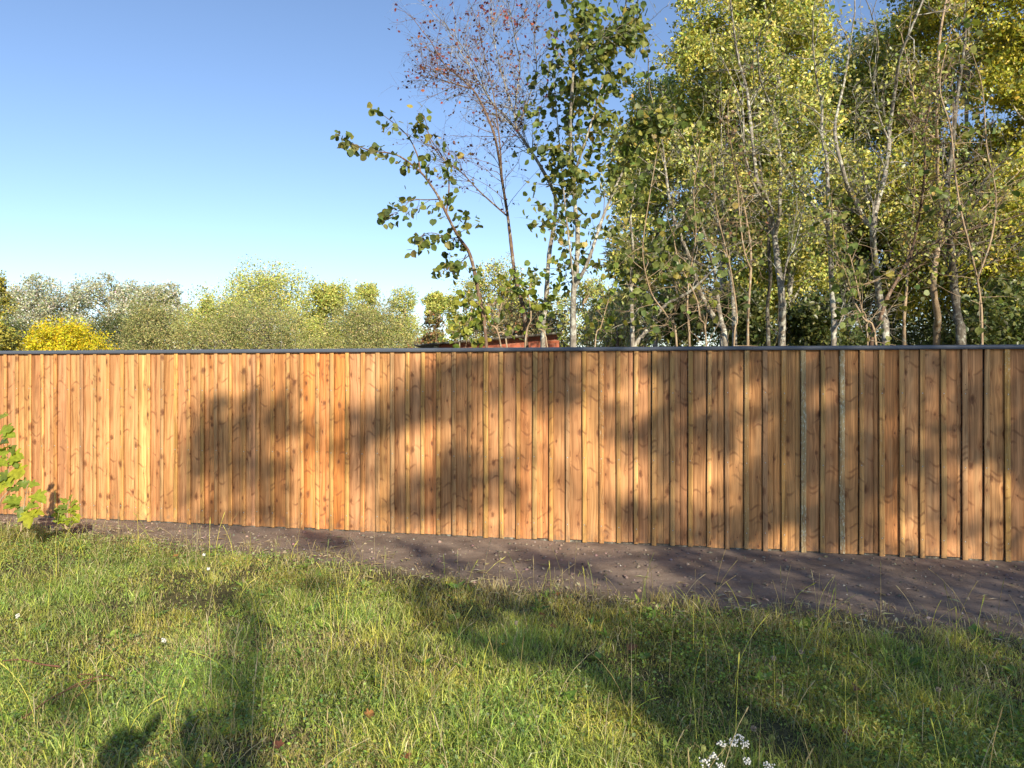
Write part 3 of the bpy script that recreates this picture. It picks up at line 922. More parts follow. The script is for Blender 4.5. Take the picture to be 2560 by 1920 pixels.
def cherry_col(p, n):
    hi = np.clip((p[:, 2] - 4.0) / 1.6, 0, 1)[:, None]
    lo = palette(n, [(0.055, 0.020, 0.030), (0.085, 0.03, 0.032), (0.05, 0.03, 0.035), (0.11, 0.085, 0.03)])
    up = palette(n, [(0.26, 0.055, 0.035), (0.20, 0.045, 0.04), (0.34, 0.11, 0.04), (0.13, 0.03, 0.04)])
    return np.where(rs.rand(n, 1) < hi * 0.9, up, lo)


z2 = to_z2; z3 = to_z3; z8 = to_z8
sapling('hazel_tree', 'hazel leaning left with big round leaves and a long side twig reaching into the sky', 'tree', [
    ([(690, 1640), (650, 1370), (612, 1200), (560, 1120), (510, 1025), (470, 940), (430, 875), (380, 812), (290, 742), (235, 722), (150, 712), (90, 690), (45, 672)], z2, .022, .003, True),
    ([(375, 800), (360, 720), (320, 640), (262, 585), (200, 540)], z2, .009, .003, False),
    ([(455, 965), (390, 960), (330, 955), (290, 990), (230, 1025)], z2, .006, .002, False),
    ([(560, 1130), (500, 1130), (450, 1105), (400, 1105), (370, 1130)], z2, .006, .002, False),
    ([(610, 1200), (560, 1240), (520, 1255), (480, 1290)], z2, .006, .002, False),
    ([(510, 1020), (520, 880), (500, 770), (430, 660), (400, 560)], z2, .009, .003, False)],
    7.75, dict(n=15, L=0.26, lv=1, nk=2, r=.003, **{'from': 0.25}, limb=0.5, spread=.8, zr=.5, along=.7), dict(kind='round', n=460, size=.066, col=hz_col, mat=M_thick, bare=.1, hang=-.55, flat=.2, jit=.035, zmin=1.85), M_bark_brown, None, 1)
sapling('hazel_tree', 'tall upright hazel with big round leaves in the middle of the photo', 'tree', [
    ([(1098, 1640), (1100, 1400), (1115, 1250), (1120, 1100), (1110, 1000), (1095, 800), (1085, 600), (1095, 400), (1110, 250), (1130, 100), (1150, -60)], z2, .036, .008, True),
    ([(1105, 1360), (1170, 1230), (1230, 1050), (1290, 900), (1350, 780), (1420, 660), (1500, 540)], z2, .02, .006, False),
    ([(1090, 1380), (1075, 1200), (1055, 1000), (1040, 800), (1020, 560), (1010, 400)], z2, .012, .004, False),
    ([(1095, 800), (1150, 640), (1200, 500), (1260, 300), (1330, 120), (1350, -20)], z2, .014, .005, False),
    ([(1100, 350), (1180, 240), (1290, 180), (1400, 190)], z2, .008, .003, False)],
    7.9, dict(n=34, L=0.46, lv=1, nk=2, r=.004, **{'from': 0.22}, limb=0.7, spread=.8, zr=.8, along=.6), dict(kind='round', n=2700, size=.067, col=hz_col, mat=M_thick, bare=.15, hang=-.55, flat=.2, jit=.05, zmin=1.8), M_bark, None, 2)
sapling('hazel_tree', 'low hazel forking right with one slanting limb and a few round leaves', 'tree', [
    ([(1378, 1640), (1375, 1450), (1370, 1330), (1380, 1180), (1370, 1000), (1400, 850)], z2, .028, .006, True),
    ([(1378, 1600), (1450, 1520), (1530, 1420), (1640, 1370), (1740, 1290)], z2, .026, .010, False),
    ([(1370, 1350), (1430, 1270), (1500, 1180), (1580, 1080), (1660, 960)], z2, .012, .005, False),
    ([(1090, 1390), (1200, 1360), (1330, 1310), (1470, 1240)], z2, .008, .004, False)],
    8.2, dict(n=18, L=0.40, lv=1, nk=2, r=.004, **{'from': 0.25}, limb=0.7, spread=.8, zr=.6, along=.6), dict(kind='round', n=420, size=.072, col=hz_col, mat=M_thick, bare=.15, hang=-.5, flat=.2, jit=.05, zmin=1.85), M_bark, None, 3)
sapling('cherry_tree', 'nearly bare cherry with forked brown stems and small dark purple leaves, left of the hazel', 'tree', [
    ([(880, 1640), (855, 1420), (825, 1300), (800, 1100), (788, 1000), (765, 860), (745, 720), (715, 600), (640, 440), (560, 360), (490, 300), (425, 190)], z2, .026, .005, True),
    ([(785, 990), (700, 920), (640, 870), (560, 790), (480, 740), (440, 690)], z2, .010, .003, False),
    ([(765, 860), (755, 700), (740, 560), (720, 430), (690, 300), (640, 90)], z2, .010, .003, False),
    ([(640, 440), (520, 400), (430, 360), (370, 310)], z2, .007, .002, False)],
    8.5, dict(n=32, L=0.62, lv=2, nk=3, r=.0035, **{'from': 0.45}, limb=0.8, spread=.7, zr=.9, along=1.0, droop=-.02), dict(kind='oval', n=560, size=.041, col=cherry_col, bare=.45, jit=.03, zmin=2.6), M_bark_brown, None, 4)
sapling('cherry_tree', 'taller cherry with a grey trunk, spreading twigs and reddish leaves at the top', 'tree', [
    ([(955, 1640), (972, 1400), (985, 1200), (1010, 1050), (1015, 930), (965, 820), (905, 720), (850, 640), (790, 560), (730, 500), (690, 440), (650, 330)], z2, .034, .006, True),
    ([(850, 640), (832, 560), (840, 450), (852, 300), (830, 200), (800, 40)], z2, .012, .004, False),
    ([(850, 640), (870, 560), (900, 460), (930, 330), (920, 180), (930, 20)], z2, .010, .004, False),
    ([(700, 455), (620, 330), (560, 230), (510, 140)], z2, .008, .003, False),
    ([(832, 560), (780, 400), (740, 250), (710, 40)], z2, .008, .003, False)],
    9.0, dict(n=34, L=0.72, lv=2, nk=3, r=.0035, **{'from': 0.5}, limb=0.9, spread=.7, zr=.9, along=1.0, droop=-.02), dict(kind='oval', n=1150, size=.044, col=cherry_col, bare=.45, jit=.03, zmin=3.0), M_bark, None, 5)

LITT = [(0.28, 0.29, 0.07), (0.19, 0.215, 0.05), (0.38, 0.34, 0.09), (0.12, 0.15, 0.04)]
LITT = [tuple(min(v * 1.3, 0.7) for v in c) for c in LITT]
lt_col = lambda p, n: palette(n, LITT)
dry_col = lambda p, n: palette(n, [(0.26, .15, .08), (.18, .13, .06), (.32, .22, .10), (.2, .2, .06)])
tw = dict(n=20, L=0.8, lv=2, nk=3, r=.005, **{'from': 0.35}, limb=0.7, spread=.7, zr=1.0, along=1.0, droop=0.0)
lf = dict(kind='oval', n=900, size=.052, col=lt_col, bare=.3, jit=.06, zmin=2.6)


def sap(label, stems, Z, bark=None, n=900, tn=20, seed=0, col=None, L=0.8):
    sapling('young_tree', label, 'tree', stems, Z, {**tw, 'n': tn, 'L': L}, {**lf, 'n': n, 'col': col or lt_col}, bark, 'thin young trees behind the fence', seed)


sap('thin grey young tree leaning left, leftmost of the young trunks', [
    ([(290, 1630), (250, 1520), (180, 1400), (130, 1250), (90, 1140), (50, 1040), (20, 900), (5, 780), (-20, 600), (-70, 420)], z3, .034, .008, True),
    ([(262, 1560), (242, 1450), (228, 1300), (195, 1150), (165, 1040), (130, 900)], z3, .026, .006, False)], 8.9, M_bark, 700, 16, 60)
sap('young tree with a slanting pale stem that bends left halfway up', [
    ([(333, 1625), (328, 1450), (318, 1320), (290, 1200), (278, 1090), (280, 960), (284, 850), (270, 700)], z3, .03, .007, True),
    ([(282, 1130), (250, 1030), (205, 920), (165, 810), (120, 700), (60, 600)], z3, .022, .007, False)], 9.4, M_bark, 700, 18, 61)
sap('slim tan sapling with a smooth straight stem between the grey trunks', [
    ([(395, 1630), (398, 1450), (408, 1300), (408, 1160), (388, 1030), (362, 900), (328, 770), (318, 700), (300, 600)], z3, .017, .005, True),
    ([(400, 1290), (372, 1200), (355, 1050), (345, 900), (330, 820)], z3, .010, .004, False)], 8.6, M_bark_tan, 160, 8, 62, dry_col, 0.5)
sap('slender dark young trunk standing just left of the tallest grey trunk', [
    ([(492, 1630), (488, 1450), (502, 1310), (494, 1170), (494, 1040), (470, 900), (450, 760), (430, 600), (425, 420)], z3, .028, .008, True)], 9.8, M_bark_dark, 600, 16, 63)
sap('tallest grey lichened young tree, forking into two limbs at mid height', [
    ([(556, 1630), (558, 1460), (550, 1340), (536, 1240), (524, 1130), (512, 1050), (495, 970), (472, 910), (440, 860), (430, 780), (410, 600), (390, 420), (350, 280), (330, 150), (310, -20)], z3, .044, .010, True),
    ([(528, 1090), (548, 1000), (552, 900), (555, 800), (548, 680), (510, 500), (455, 370), (440, 220)], z3, .026, .007, False),
    ([(570, 1380), (590, 1240), (622, 1160), (645, 1050), (655, 980)], z3, .013, .005, False),
    ([(500, 970), (430, 880), (380, 700), (370, 500), (300, 330)], z3, .016, .006, False)], 9.1, M_bark, 1300, 20, 64)
sap('grey young tree with a long left limb branching at two thirds of its height', [
    ([(800, 1625), (802, 1510), (790, 1350), (785, 1190), (772, 1070), (774, 960), (772, 860), (768, 750), (745, 640), (745, 500), (720, 380), (700, 200)], z3, .036, .008, True),
    ([(768, 1060), (730, 1000), (675, 930), (620, 870), (580, 800), (520, 730)], z3, .018, .006, False),
    ([(803, 1560), (830, 1520), (850, 1470), (890, 1380)], z3, .013, .005, False)], 9.0, M_bark, 1100, 20, 65)
sap('stout grey young tree dividing into a wide fork in front of the ragged oak', [
    ([(1045, 1620), (1030, 1480), (1010, 1360), (992, 1200), (985, 1090), (1000, 980), (1040, 830), (1060, 690), (1066, 590), (1090, 420), (1112, 270), (1180, 100), (1230, -20)], z3, .046, .010, True),
    ([(985, 1100), (950, 1070), (910, 990), (872, 920), (842, 810), (812, 680), (812, 580), (850, 400), (872, 250), (900, 60)], z3, .030, .008, False),
    ([(975, 1010), (945, 930), (935, 840), (915, 740)], z3, .012, .005, False),
    ([(1060, 620), (1010, 500), (985, 360), (1010, 200), (970, 40)], z3, .012, .005, False)], 8.9, M_bark, 1100, 20, 66)
sap('brown stem curving up to the right from the foot of the stout forked tree', [
    ([(978, 1620), (1010, 1530), (1050, 1410), (1110, 1300), (1165, 1190), (1195, 1060), (1215, 940), (1230, 780), (1225, 640), (1260, 480)], z3, .026, .008, True),
    ([(1190, 1210), (1270, 1150), (1380, 1090), (1510, 1060), (1690, 1010)], z3, .012, .005, False)], 8.4, M_bark_brown, 800, 18, 67)
sap('slender pale trunk standing straight between the curving stem and the thick trunks', [
    ([(1132, 1625), (1132, 1500), (1142, 1380), (1150, 1250), (1165, 1100), (1180, 900), (1170, 700)], z3, .026, .008, True)], 10.4, M_bark_tan, 600, 16, 68)
sap('thick tan trunk with a knobbly bend, second from the right', [
    ([(1285, 1625), (1290, 1500), (1270, 1350), (1282, 1220), (1302, 1110), (1310, 1000), (1290, 860), (1288, 680), (1285, 500), (1300, 180), (1335, -20)], z3, .052, .014, True),
    ([(1300, 1110), (1400, 1050), (1500, 980), (1600, 880)], z3, .022, .008, False),
    ([(1288, 700), (1230, 600), (1180, 480), (1150, 300)], z3, .022, .008, False)], 10.8, M_bark_tan, 1300, 22, 69)
sap('thick dark trunk, rightmost of the trunks above the fence', [
    ([(1400, 1625), (1385, 1500), (1368, 1350), (1356, 1200), (1340, 1080), (1330, 900), (1360, 700), (1380, 480), (1420, 200)], z3, .068, .016, True),
    ([(1360, 1230), (1450, 1160), (1560, 1130), (1690, 1110)], z3, .022, .008, False),
    ([(1345, 1080), (1450, 930), (1560, 800), (1680, 700)], z3, .026, .008, False)], 9.9, M_bark_dark, 1300, 22, 70)
# round hazel leaves in the right part of the photo
sapling('hazel_tree', 'straggling hazel shoots with scattered big leaves at the right side', 'tree', [
    ([(1000, 1630), (940, 1500), (880, 1390), (830, 1250), (800, 1120), (790, 960)], z3, .012, .004, True),
    ([(960, 1600), (930, 1450), (905, 1320), (850, 1100), (830, 1000)], z3, .009, .004, True),
    ([(1500, 1640), (1490, 1400), (1450, 1200), (1400, 1000), (1370, 800), (1350, 600), (1300, 400), (1350, 150)], z3, .014, .004, True),
    ([(1470, 1300), (1540, 1100), (1560, 900), (1520, 700), (1500, 420), (1450, 240)], z3, .010, .004, False)],
    7.7, dict(n=22, L=0.5, lv=1, nk=2, r=.004, **{'from': 0.2}, limb=1.0, spread=.9, zr=.7, along=.6), dict(kind='round', n=300, size=.075, col=hz_col, mat=M_thick, bare=.2, hang=-.5, flat=.2, jit=.05, zmin=1.85), M_bark_tan, None, 6)
sapling('hazel_tree', 'brushy hazel shoots with few leaves behind the leftmost young trunks', 'tree', [
    ([(120, 1630), (110, 1450), (120, 1300), (150, 1100), (140, 900), (170, 700)], z3, .012, .004, True),
    ([(200, 1630), (170, 1500), (150, 1400), (60, 1200), (40, 1000)], z3, .010, .004, True),
    ([(60, 1630), (20, 1500), (-60, 1380), (-100, 1200), (-80, 1000), (-40, 760)], z3, .012, .004, True),
    ([(330, 1630), (345, 1500), (310, 1250), (250, 1000), (230, 800)], z3, .010, .004, True)],
    8.0, dict(n=16, L=0.6, lv=2, nk=3, r=.004, **{'from': 0.2}, limb=1.0, spread=.8, zr=.7, along=.8), dict(kind='round', n=200, size=.07, col=hz_col, mat=M_thick, bare=.3, hang=-.5, flat=.2, jit=.05, zmin=1.9), M_bark_tan, None, 7)

LOWH = [(0.26, 0.30, 0.05), (0.20, 0.26, 0.05), (0.34, 0.34, 0.05), (0.14, 0.19, 0.045)]
sapling('hazel_tree', 'low bushy hazel shoots with bright yellow green leaves hiding the red shed', 'tree', [
    ([(560, 1660), (600, 1560), (620, 1450), (590, 1380)], z2, .010, .004, True),
    ([(760, 1660), (700, 1520), (660, 1440), (600, 1400)], z2, .010, .004, True),
    ([(790, 1660), (740, 1560), (760, 1440), (790, 1340)], z2, .010, .004, True),
    ([(870, 1660), (900, 1500), (890, 1380), (920, 1280)], z2, .009, .003, True),
    ([(980, 1660), (930, 1540), (960, 1430), (1000, 1330)], z2, .009, .003, True),
    ([(1200, 1660), (1230, 1540), (1260, 1430), (1290, 1330)], z2, .009, .003, True)],
    7.85, dict(n=12, L=0.26, lv=1, nk=2, r=.003, **{'from': 0.3}, limb=1.0, spread=.9, zr=.3, along=.5), dict(kind='round', n=380, size=.066, col=lambda p, n: palette(n, LOWH), mat=M_thick, bare=.1, hang=-.5, flat=.2, jit=.05, zmin=1.8), M_bark_tan, None, 8)


# ------------------------------------------------------------------ trees behind the viewer that throw the dappled shade
def z4(p): return (800 + p[0] / 2.44, 820 + p[1] / 2.44)
def z5(p): return (1660 + p[0] / 2.0733, 820 + p[1] / 2.0733)
def z1(p): return (p[0] / 2.5523, 600 + p[1] / 2.5523)
def s22(p): return (p[0] * 1.1573, p[1] * 1.1573)


SHADE_F = [[z1(p) for p in poly] for poly in (
    [(1240, 1100), (1380, 1010), (1480, 1020), (1620, 1030), (1740, 880), (1830, 860), (1860, 1000), (1850, 1240), (1800, 1300), (1830, 1659), (1780, 1900), (1500, 1900), (1280, 1880), (1180, 1659), (1230, 1350)],
    [(1890, 1080), (2020, 1080), (2110, 1160), (2195, 1200), (2195, 1420), (2100, 1400), (1990, 1280)])]
SHADE_F += [[z4(p) for p in poly] for poly in (
    [(180, 470), (330, 500), (440, 420), (530, 310), (620, 280), (720, 190), (820, 210), (930, 180), (1000, 210), (960, 420), (900, 560), (820, 640), (740, 560), (600, 560), (480, 600), (420, 700), (380, 840), (340, 1000), (250, 1000), (170, 820)],
    [(430, 1000), (520, 940), (620, 880), (720, 880), (800, 780), (900, 720), (990, 760), (1000, 930), (950, 1050), (900, 1150), (800, 1180), (640, 1130), (560, 1180), (440, 1150)],
    [(1090, 870), (1190, 800), (1200, 1150), (1120, 1220), (1090, 1100)],
    [(1000, 140), (1500, 140), (1600, 280), (1500, 330), (1400, 430), (1290, 480), (1180, 430), (1100, 500), (1090, 340), (1010, 260)],
    [(1500, 140), (1700, 140), (2110, 140), (2110, 290), (1950, 250), (1820, 260), (1700, 300), (1600, 330)],
    [(1380, 480), (1480, 380), (1560, 370), (1500, 470), (1450, 560), (1390, 600)],
    [(1640, 490), (1780, 400), (1810, 470), (1780, 560), (1700, 560)],
    [(1810, 640), (1830, 560), (1920, 560), (2030, 520), (2110, 500), (2110, 880), (2030, 830), (1950, 730), (1880, 800), (1830, 800)],
    [(1810, 1000), (1900, 1020), (1880, 1130), (1960, 1180), (2000, 1100), (2110, 1000), (2110, 1300), (2000, 1290), (1820, 1200)])]
LIT_F = [[z5(p) for p in poly] for poly in (
    [(300, 290), (330, 240), (410, 250), (415, 340), (510, 330), (430, 560), (440, 620), (400, 650), (330, 420)],
    [(450, 560), (520, 520), (600, 440), (600, 550), (560, 620), (480, 640), (440, 620)],
    [(40, 720), (130, 560), (200, 620), (310, 660), (400, 650), (410, 830), (330, 900), (250, 960), (150, 960), (50, 900)],
    [(520, 1040), (600, 1000), (700, 1030), (780, 1100), (700, 1150), (540, 1140)],
    [(1440, 900), (1520, 750), (1600, 700), (1650, 740), (1680, 800), (1600, 880), (1540, 960), (1520, 1060), (1460, 1100)],
    [(1260, 1080), (1350, 1040), (1450, 1090), (1540, 1080), (1560, 1180), (1280, 1190)],
    [(1680, 150), (1760, 130), (1770, 280), (1700, 330), (1680, 250)],
    [(1780, 780), (1870, 680), (1880, 850), (1800, 920)],
    [(1680, 900), (1760, 850), (1740, 1000), (1690, 1180), (1640, 1190)],
    [(0, 960), (30, 960), (40, 1110), (0, 1120)],
    [(930, 110), (1090, 110), (1110, 170), (1000, 180)])]
SHADE_G = [[s22(p) for p in poly] for poly in (
    [(1480, 1190), (2240, 1210), (2240, 1700), (1560, 1700), (1450, 1580), (1300, 1500), (1170, 1450), (1010, 1410), (910, 1340), (850, 1295), (870, 1262), (960, 1255), (1080, 1282), (1250, 1290), (1400, 1285), (1490, 1265), (1470, 1235), (1400, 1205), (1420, 1190)],
    [(500, 1290), (560, 1280), (560, 1400), (545, 1480), (575, 1530), (560, 1580), (560, 1690), (330, 1690), (345, 1640), (430, 1590), (445, 1530), (430, 1500), (470, 1450), (500, 1380)],
    [(650, 1245), (700, 1250), (730, 1280), (680, 1285)],
    [(130, 1470), (220, 1480), (230, 1540), (150, 1560), (120, 1520)],
    [(620, 1140), (690, 1150), (760, 1165), (720, 1195), (650, 1180)],
    [(860, 1165), (960, 1185), (1030, 1230), (980, 1250), (900, 1220)],
    [(1110, 1192), (1170, 1190), (1330, 1240), (1300, 1250), (1150, 1225)])]
LIT_G = [[s22(p) for p in poly] for poly in (
    [(1960, 1286), (2110, 1335), (2120, 1356), (1975, 1305)],
    [(2130, 1345), (2212, 1335), (2230, 1390), (2150, 1385)],
    [(1330, 1290), (1440, 1285), (1480, 1320), (1400, 1345), (1340, 1330)],
    [(1750, 1225), (1840, 1240), (1840, 1252), (1750, 1240)])]


def shade_trees():
    r_ = np.random.RandomState(77)
    tos = np.array(TO_SUN)
    P, W = [], []
    # fence
    n = 34000
    x = r_.uniform(470, 2760, n); y = r_.uniform(840, 1420, n)
    s = fence_s(x); pos = P0[None] + s[:, None] * DIR[None]
    z = EYE - (y - HZ) / F * pos[:, 1]
    xx = np.where(x > 2540, 2540 - (x - 2540) * 0.6, x)
    sh = np.zeros(n, bool)
    for poly in SHADE_F: sh |= inside(poly, x, y)
    right = xx > 1662
    lit = np.zeros(n, bool)
    for poly in LIT_F: lit |= inside(poly, xx, y)
    sh = np.where(right, ~lit, sh)
    ok = sh & (z > 0.0) & (z < 1.85)
    dens = 1.0
    q = np.column_stack([pos, z])[ok]
    # even density over the fence: thin by projected pixel area
    keep = r_.rand(len(q)) < (q[:, 1] / 8.5) ** 2 * np.where(q[:, 0] < -1.2, 0.60, 0.68) * np.clip(0.25 + 1.5 * (vnoise(q[:, 0] * 4.2 + q[:, 2] * 2.0 + 30, q[:, 2] * 5.0 + 9) > 0.40), 0, 1.15)
    qk = q[keep]
    qk = qk + np.column_stack([0.09 * r_.randn(len(qk)), 0 * qk[:, 0], 0.07 * r_.randn(len(qk))])
    P.append((qk, 17.0, 4.0))
    # ground
    n = 40000
    x = r_.uniform(-7, 7.5, n); y = r_.uniform(2.2, 7.6, n)
    X = 1280 + x / y * F; Y = HZ + EYE / y * F
    sh = np.zeros(n, bool)
    for poly in SHADE_G: sh |= inside(poly, X, np.minimum(Y, 1910))
    sh |= (X > 2560) & (Y > 1400)
    for poly in LIT_G: sh &= ~inside(poly, X, Y)
    ok = sh & (y < 7.2 - 0.2116 * x) & (r_.rand(n) < 0.44)
    P.append((np.column_stack([x, y, 0 * x])[ok], 13.0, 3.0))
    # trees beyond the fence, lower right
    n = 9000
    x = r_.uniform(1500, 2750, n); y = r_.uniform(330, 880, n)
    pr = np.clip((y - 520) / 300, 0, 1) * 0.25 * np.clip((x - 1480) / 350, 0, 1) * (vnoise(x / 45, y / 45) > 0.42)
    ok = r_.rand(n) < pr
    Z = 10.5
    P.append((np.column_stack([(x - 1280) / F * Z, np.full(n, Z), EYE - (y - HZ) / F * Z])[ok], 19.0, 2.5))
    C = []
    for q, d0, dj in P:
        # whole sprays of foliage share a distance, so the crowns clump
        cell = vnoise(q[:, 0] * 1.3 + 5, q[:, 2] * 1.3 + q[:, 1] * 0.9)
        t = (d0 + dj * (cell - 0.5) * 2 + 0.25 * r_.randn(len(q))) / math.cos(SUN_EL)
        C.append(q + t[:, None] * tos[None])
    C = np.vstack(C)
    # crown leaves are placed solely for the shade they cast on these surfaces
    bases = [(8.6, -11.2), (11.0, -12.0), (13.8, -12.4)]
    names = ['tall lime tree behind the viewer shading the middle of the fence',
             'tall lime tree behind the viewer shading the right of the fence and soil', 'tall lime tree behind the viewer shading the lower right trees']
    bx = np.array(bases)
    who = np.argmin(np.abs(C[:, None, 0] + 3.4 - bx[None, :, 0]), 1)
    for k, (b, lb) in enumerate(zip(bases, names)):
        root = empty('lime_tree', (b[0], b[1], 0), lb, 'tree', 'lime trees behind the viewer')
        c = C[who == k] - np.array((b[0], b[1], 0))
        tm = MB()
        top = np.percentile(c[:, 2], 80)
        tr = smooth_path([(0, 0, -0.05), (0.1, 0.05, 1.5), (0.0, 0.1, 3.2), (0.12, 0.0, top)], 5)
        tm.tube(tr, 0.035 + 0.085 * np.linspace(1, 0, len(tr)) ** 1.6, 9, wob=0.04)
        cen = c[r_.choice(len(c), 16, replace=False)]
        for q in cen:
            i = int(np.argmin(np.abs(tr[:, 2] - max(2.4, q[2] - 0.5 * math.hypot(q[0], q[1])))))
            lp = smooth_path([tr[i], (tr[i] + q) / 2 + np.array((0, 0, 0.25)), q], 5)
            tm.tube(lp, np.linspace(0.028, 0.006, len(lp)), 5)
        sub = c[r_.choice(len(c), min(len(c), 260), replace=False)]
        for q in sub:
            j = int(np.argmin(np.linalg.norm(cen - q, axis=1)))
            tm.tube(np.array([cen[j], (cen[j] + q) / 2 + 0.05 * r_.randn(3), q]), (0.007, 0.005, 0.002), 3)
        tm.build('trunk', M_bark, root, smooth=True)
        cm = MB()
        m = len(c)
        put_leaves(cm, 'oval', c, r_.uniform(0.09, 0.15, m), palette(m, HAZ))
        cm.build('crown', M_leaf, root)


shade_trees()


# ------------------------------------------------------------------ the person taking the picture (behind the camera; only the shadow is in view)
def person():
    e = empty('person', (-0.10, -0.60, 0), 'person standing behind the viewpoint with raised hands, only their shadow on the grass', 'person')
    V = {'pelvis': (0, 0, .95, .15, .11), 'waist': (0, 0.01, 1.10, .135, .10), 'chest': (0, 0.0, 1.30, .165, .11), 'neck0': (0, 0.0, 1.46, .065, .06), 'neck': (0, .01, 1.53, .055, .055),
         'head0': (0, .03, 1.60, .075, .09), 'head1': (0, .02, 1.68, .08, .10), 'head2': (0, .01, 1.75, .055, .07)}
    Ed = [('pelvis', 'waist'), ('waist', 'chest'), ('chest', 'neck0'), ('neck0', 'neck'), ('neck', 'head0'), ('head0', 'head1'), ('head1', 'head2')]
    for s, k in ((-1, 'l'), (1, 'r')):
        V.update({k + 'sh': (s * .19, 0, 1.41, .06, .06), k + 'el': (s * .27, .20, 1.22, .055, .055), k + 'wr': (s * .11, .46, 1.48, .04, .04), k + 'pa': (s * .085, .52, 1.54, .034, .02),
                  k + 'hip': (s * .10, 0, .88, .095, .10), k + 'kn': (s * .11, .02, .49, .062, .062), k + 'an': (s * .11, -.01, .09, .042, .042), k + 'to': (s * .12, .16, .03, .045, .03)})
        Ed += [('chest', k + 'sh'), (k + 'sh', k + 'el'), (k + 'el', k + 'wr'), (k + 'wr', k + 'pa'), ('pelvis', k + 'hip'), (k + 'hip', k + 'kn'), (k + 'kn', k + 'an'), (k + 'an', k + 'to')]
        for f_ in range(4):
            V[k + 'f%d' % f_] = (s * (.078 - .01 * f_), .55, 1.56 + .012 * f_, .009, .009)
            V[k + 'g%d' % f_] = (s * (.055 - .008 * f_), .565 - .004 * f_, 1.575 + .014 * f_, .008, .008)
            Ed += [(k + 'pa', k + 'f%d' % f_), (k + 'f%d' % f_, k + 'g%d' % f_)]
        V[k + 't0'] = (s * .065, .50, 1.545, .010, .010); V[k + 't1'] = (s * .035, .50, 1.555, .009, .009)
        Ed += [(k + 'pa', k + 't0'), (k + 't0', k + 't1')]
    keys = list(V)
    me = bpy.data.meshes.new('body')
    me.from_pydata([V[k][:3] for k in keys], [(keys.index(a), keys.index(b)) for a, b in Ed], [])
    o = bpy.data.objects.new('body', me); COL.objects.link(o); o.parent = e
    sk = o.modifiers.new('skin', 'SKIN')
    if not me.skin_vertices: me.attributes  # layer is made by the modifier below
    import bmesh
    bm = bmesh.new(); bm.from_mesh(me)
    ly = bm.verts.layers.skin.verify()
    bm.verts.ensure_lookup_table()
    for i, k in enumerate(keys):
        bm.verts[i][ly].radius = V[k][3:5]
        bm.verts[i][ly].use_root = (k == 'pelvis')
    bm.to_mesh(me); bm.free()
    ss = o.modifiers.new('sub', 'SUBSURF'); ss.levels = ss.render_levels = 1
    me.materials.append(plain_mat('dark_clothes', (0.05, 0.06, 0.09), 0.8, 0.2))


person()

# ------------------------------------------------------------------ grass
rs = np.random.RandomState(5)


def sample_turf(n, dens=None, over=0.0):
    xs, ys = [], []
    got = 0
    while got < n:
        m = n
        z = 2.55 + (8.0 - 2.55) * rs.rand(m) ** 1.25
        x = (rs.rand(m) * 2 - 1) * (0.70 * z + 0.35)
        e = edge_y(x) + 0.55 * (fbm(x * 2.2, z * 2.2) - 0.47) * 1.0
        d = e - z
        p = np.clip(d / 0.55 + 0.18 + over, 0.0, 1.0) ** 1.1
        p = p * (0.7 + z * 0.05)
        p *= np.clip(2.8 * fbm(x * 1.9 + 40, z * 1.9 + 11, 4) - 0.42, 0.14, 1)
        k = rs.rand(m) < p
        if dens is not None: k &= rs.rand(m) < dens(x, z)
        k &= z < 7.05 - 0.2116 * x
        xs.append(x[k]); ys.append(z[k]); got += int(k.sum())
    return np.concatenate(xs)[:n], np.concatenate(ys)[:n]


GREENS = np.array([(0.56, 0.58, 0.10), (0.66, 0.64, 0.13), (0.33, 0.41, 0.085), (0.70, 0.66, 0.19), (0.36, 0.42, 0.14)])
DRY = np.array([(0.60, 0.50, 0.26), (0.50, 0.40, 0.19), (0.66, 0.58, 0.36), (0.42, 0.37, 0.15)])


def blades(mb, x, y, h, w, lean, col, kink=0.55):
    n = len(x)
    a = rs.rand(n) * 2 * np.pi
    out = np.stack([np.cos(a), np.sin(a), np.zeros(n)], 1)
    f = rs.rand(n) * 2 * np.pi
    side = np.stack([np.cos(f), np.sin(f), np.zeros(n)], 1) * (w / 2)[:, None]
    b = np.stack([x, y, gz(x, y) - 0.006], 1)
    m = b + out * (h * lean * 0.35)[:, None] + np.stack([0 * h, 0 * h, h * kink], 1)
    t = b + out * (h * lean)[:, None] + np.stack([0 * h, 0 * h, h * np.clip(1.0 - 0.35 * lean, 0.15, 1)], 1)
    V = np.stack([b - side, b + side, m - side * 0.8, m + side * 0.8, t], 1).reshape(-1, 3)
    base = (np.arange(n) * 5)[:, None]
    mb.add(V, np.concatenate([base + np.array([[0, 1, 3]]), base + np.array([[0, 3, 2]]), base + np.array([[2, 3, 4]])]), np.repeat(col, 5, 0))


def turf_col(x, y, n, dry0=0.2):
    c = GREENS[rs.randint(0, len(GREENS), n)]
    pat = fbm(x * 1.1 + 70, y * 1.1 + 20, 3)[:, None]
    c = c * (0.62 + 1.25 * (pat - 0.2)) * (1 + 0.15 * rs.randn(n, 1))
    c[:, 0] *= (0.9 + 0.5 * (vnoise(x * 2.3, y * 2.3) - 0.4))
    d = edge_y(x) - y
    pd = dry0 + 0.5 * np.exp(-np.clip(d, 0, 9) / 0.35) + 0.35 * (fbm(x * 1.6 + 5, y * 1.6 + 90, 3) > 0.56)
    k = rs.rand(n) < pd
    c[k] = DRY[rs.randint(0, len(DRY), int(k.sum()))] * (1 + 0.15 * rs.randn(int(k.sum()), 1))
    return np.clip(c, 0.01, 0.8)


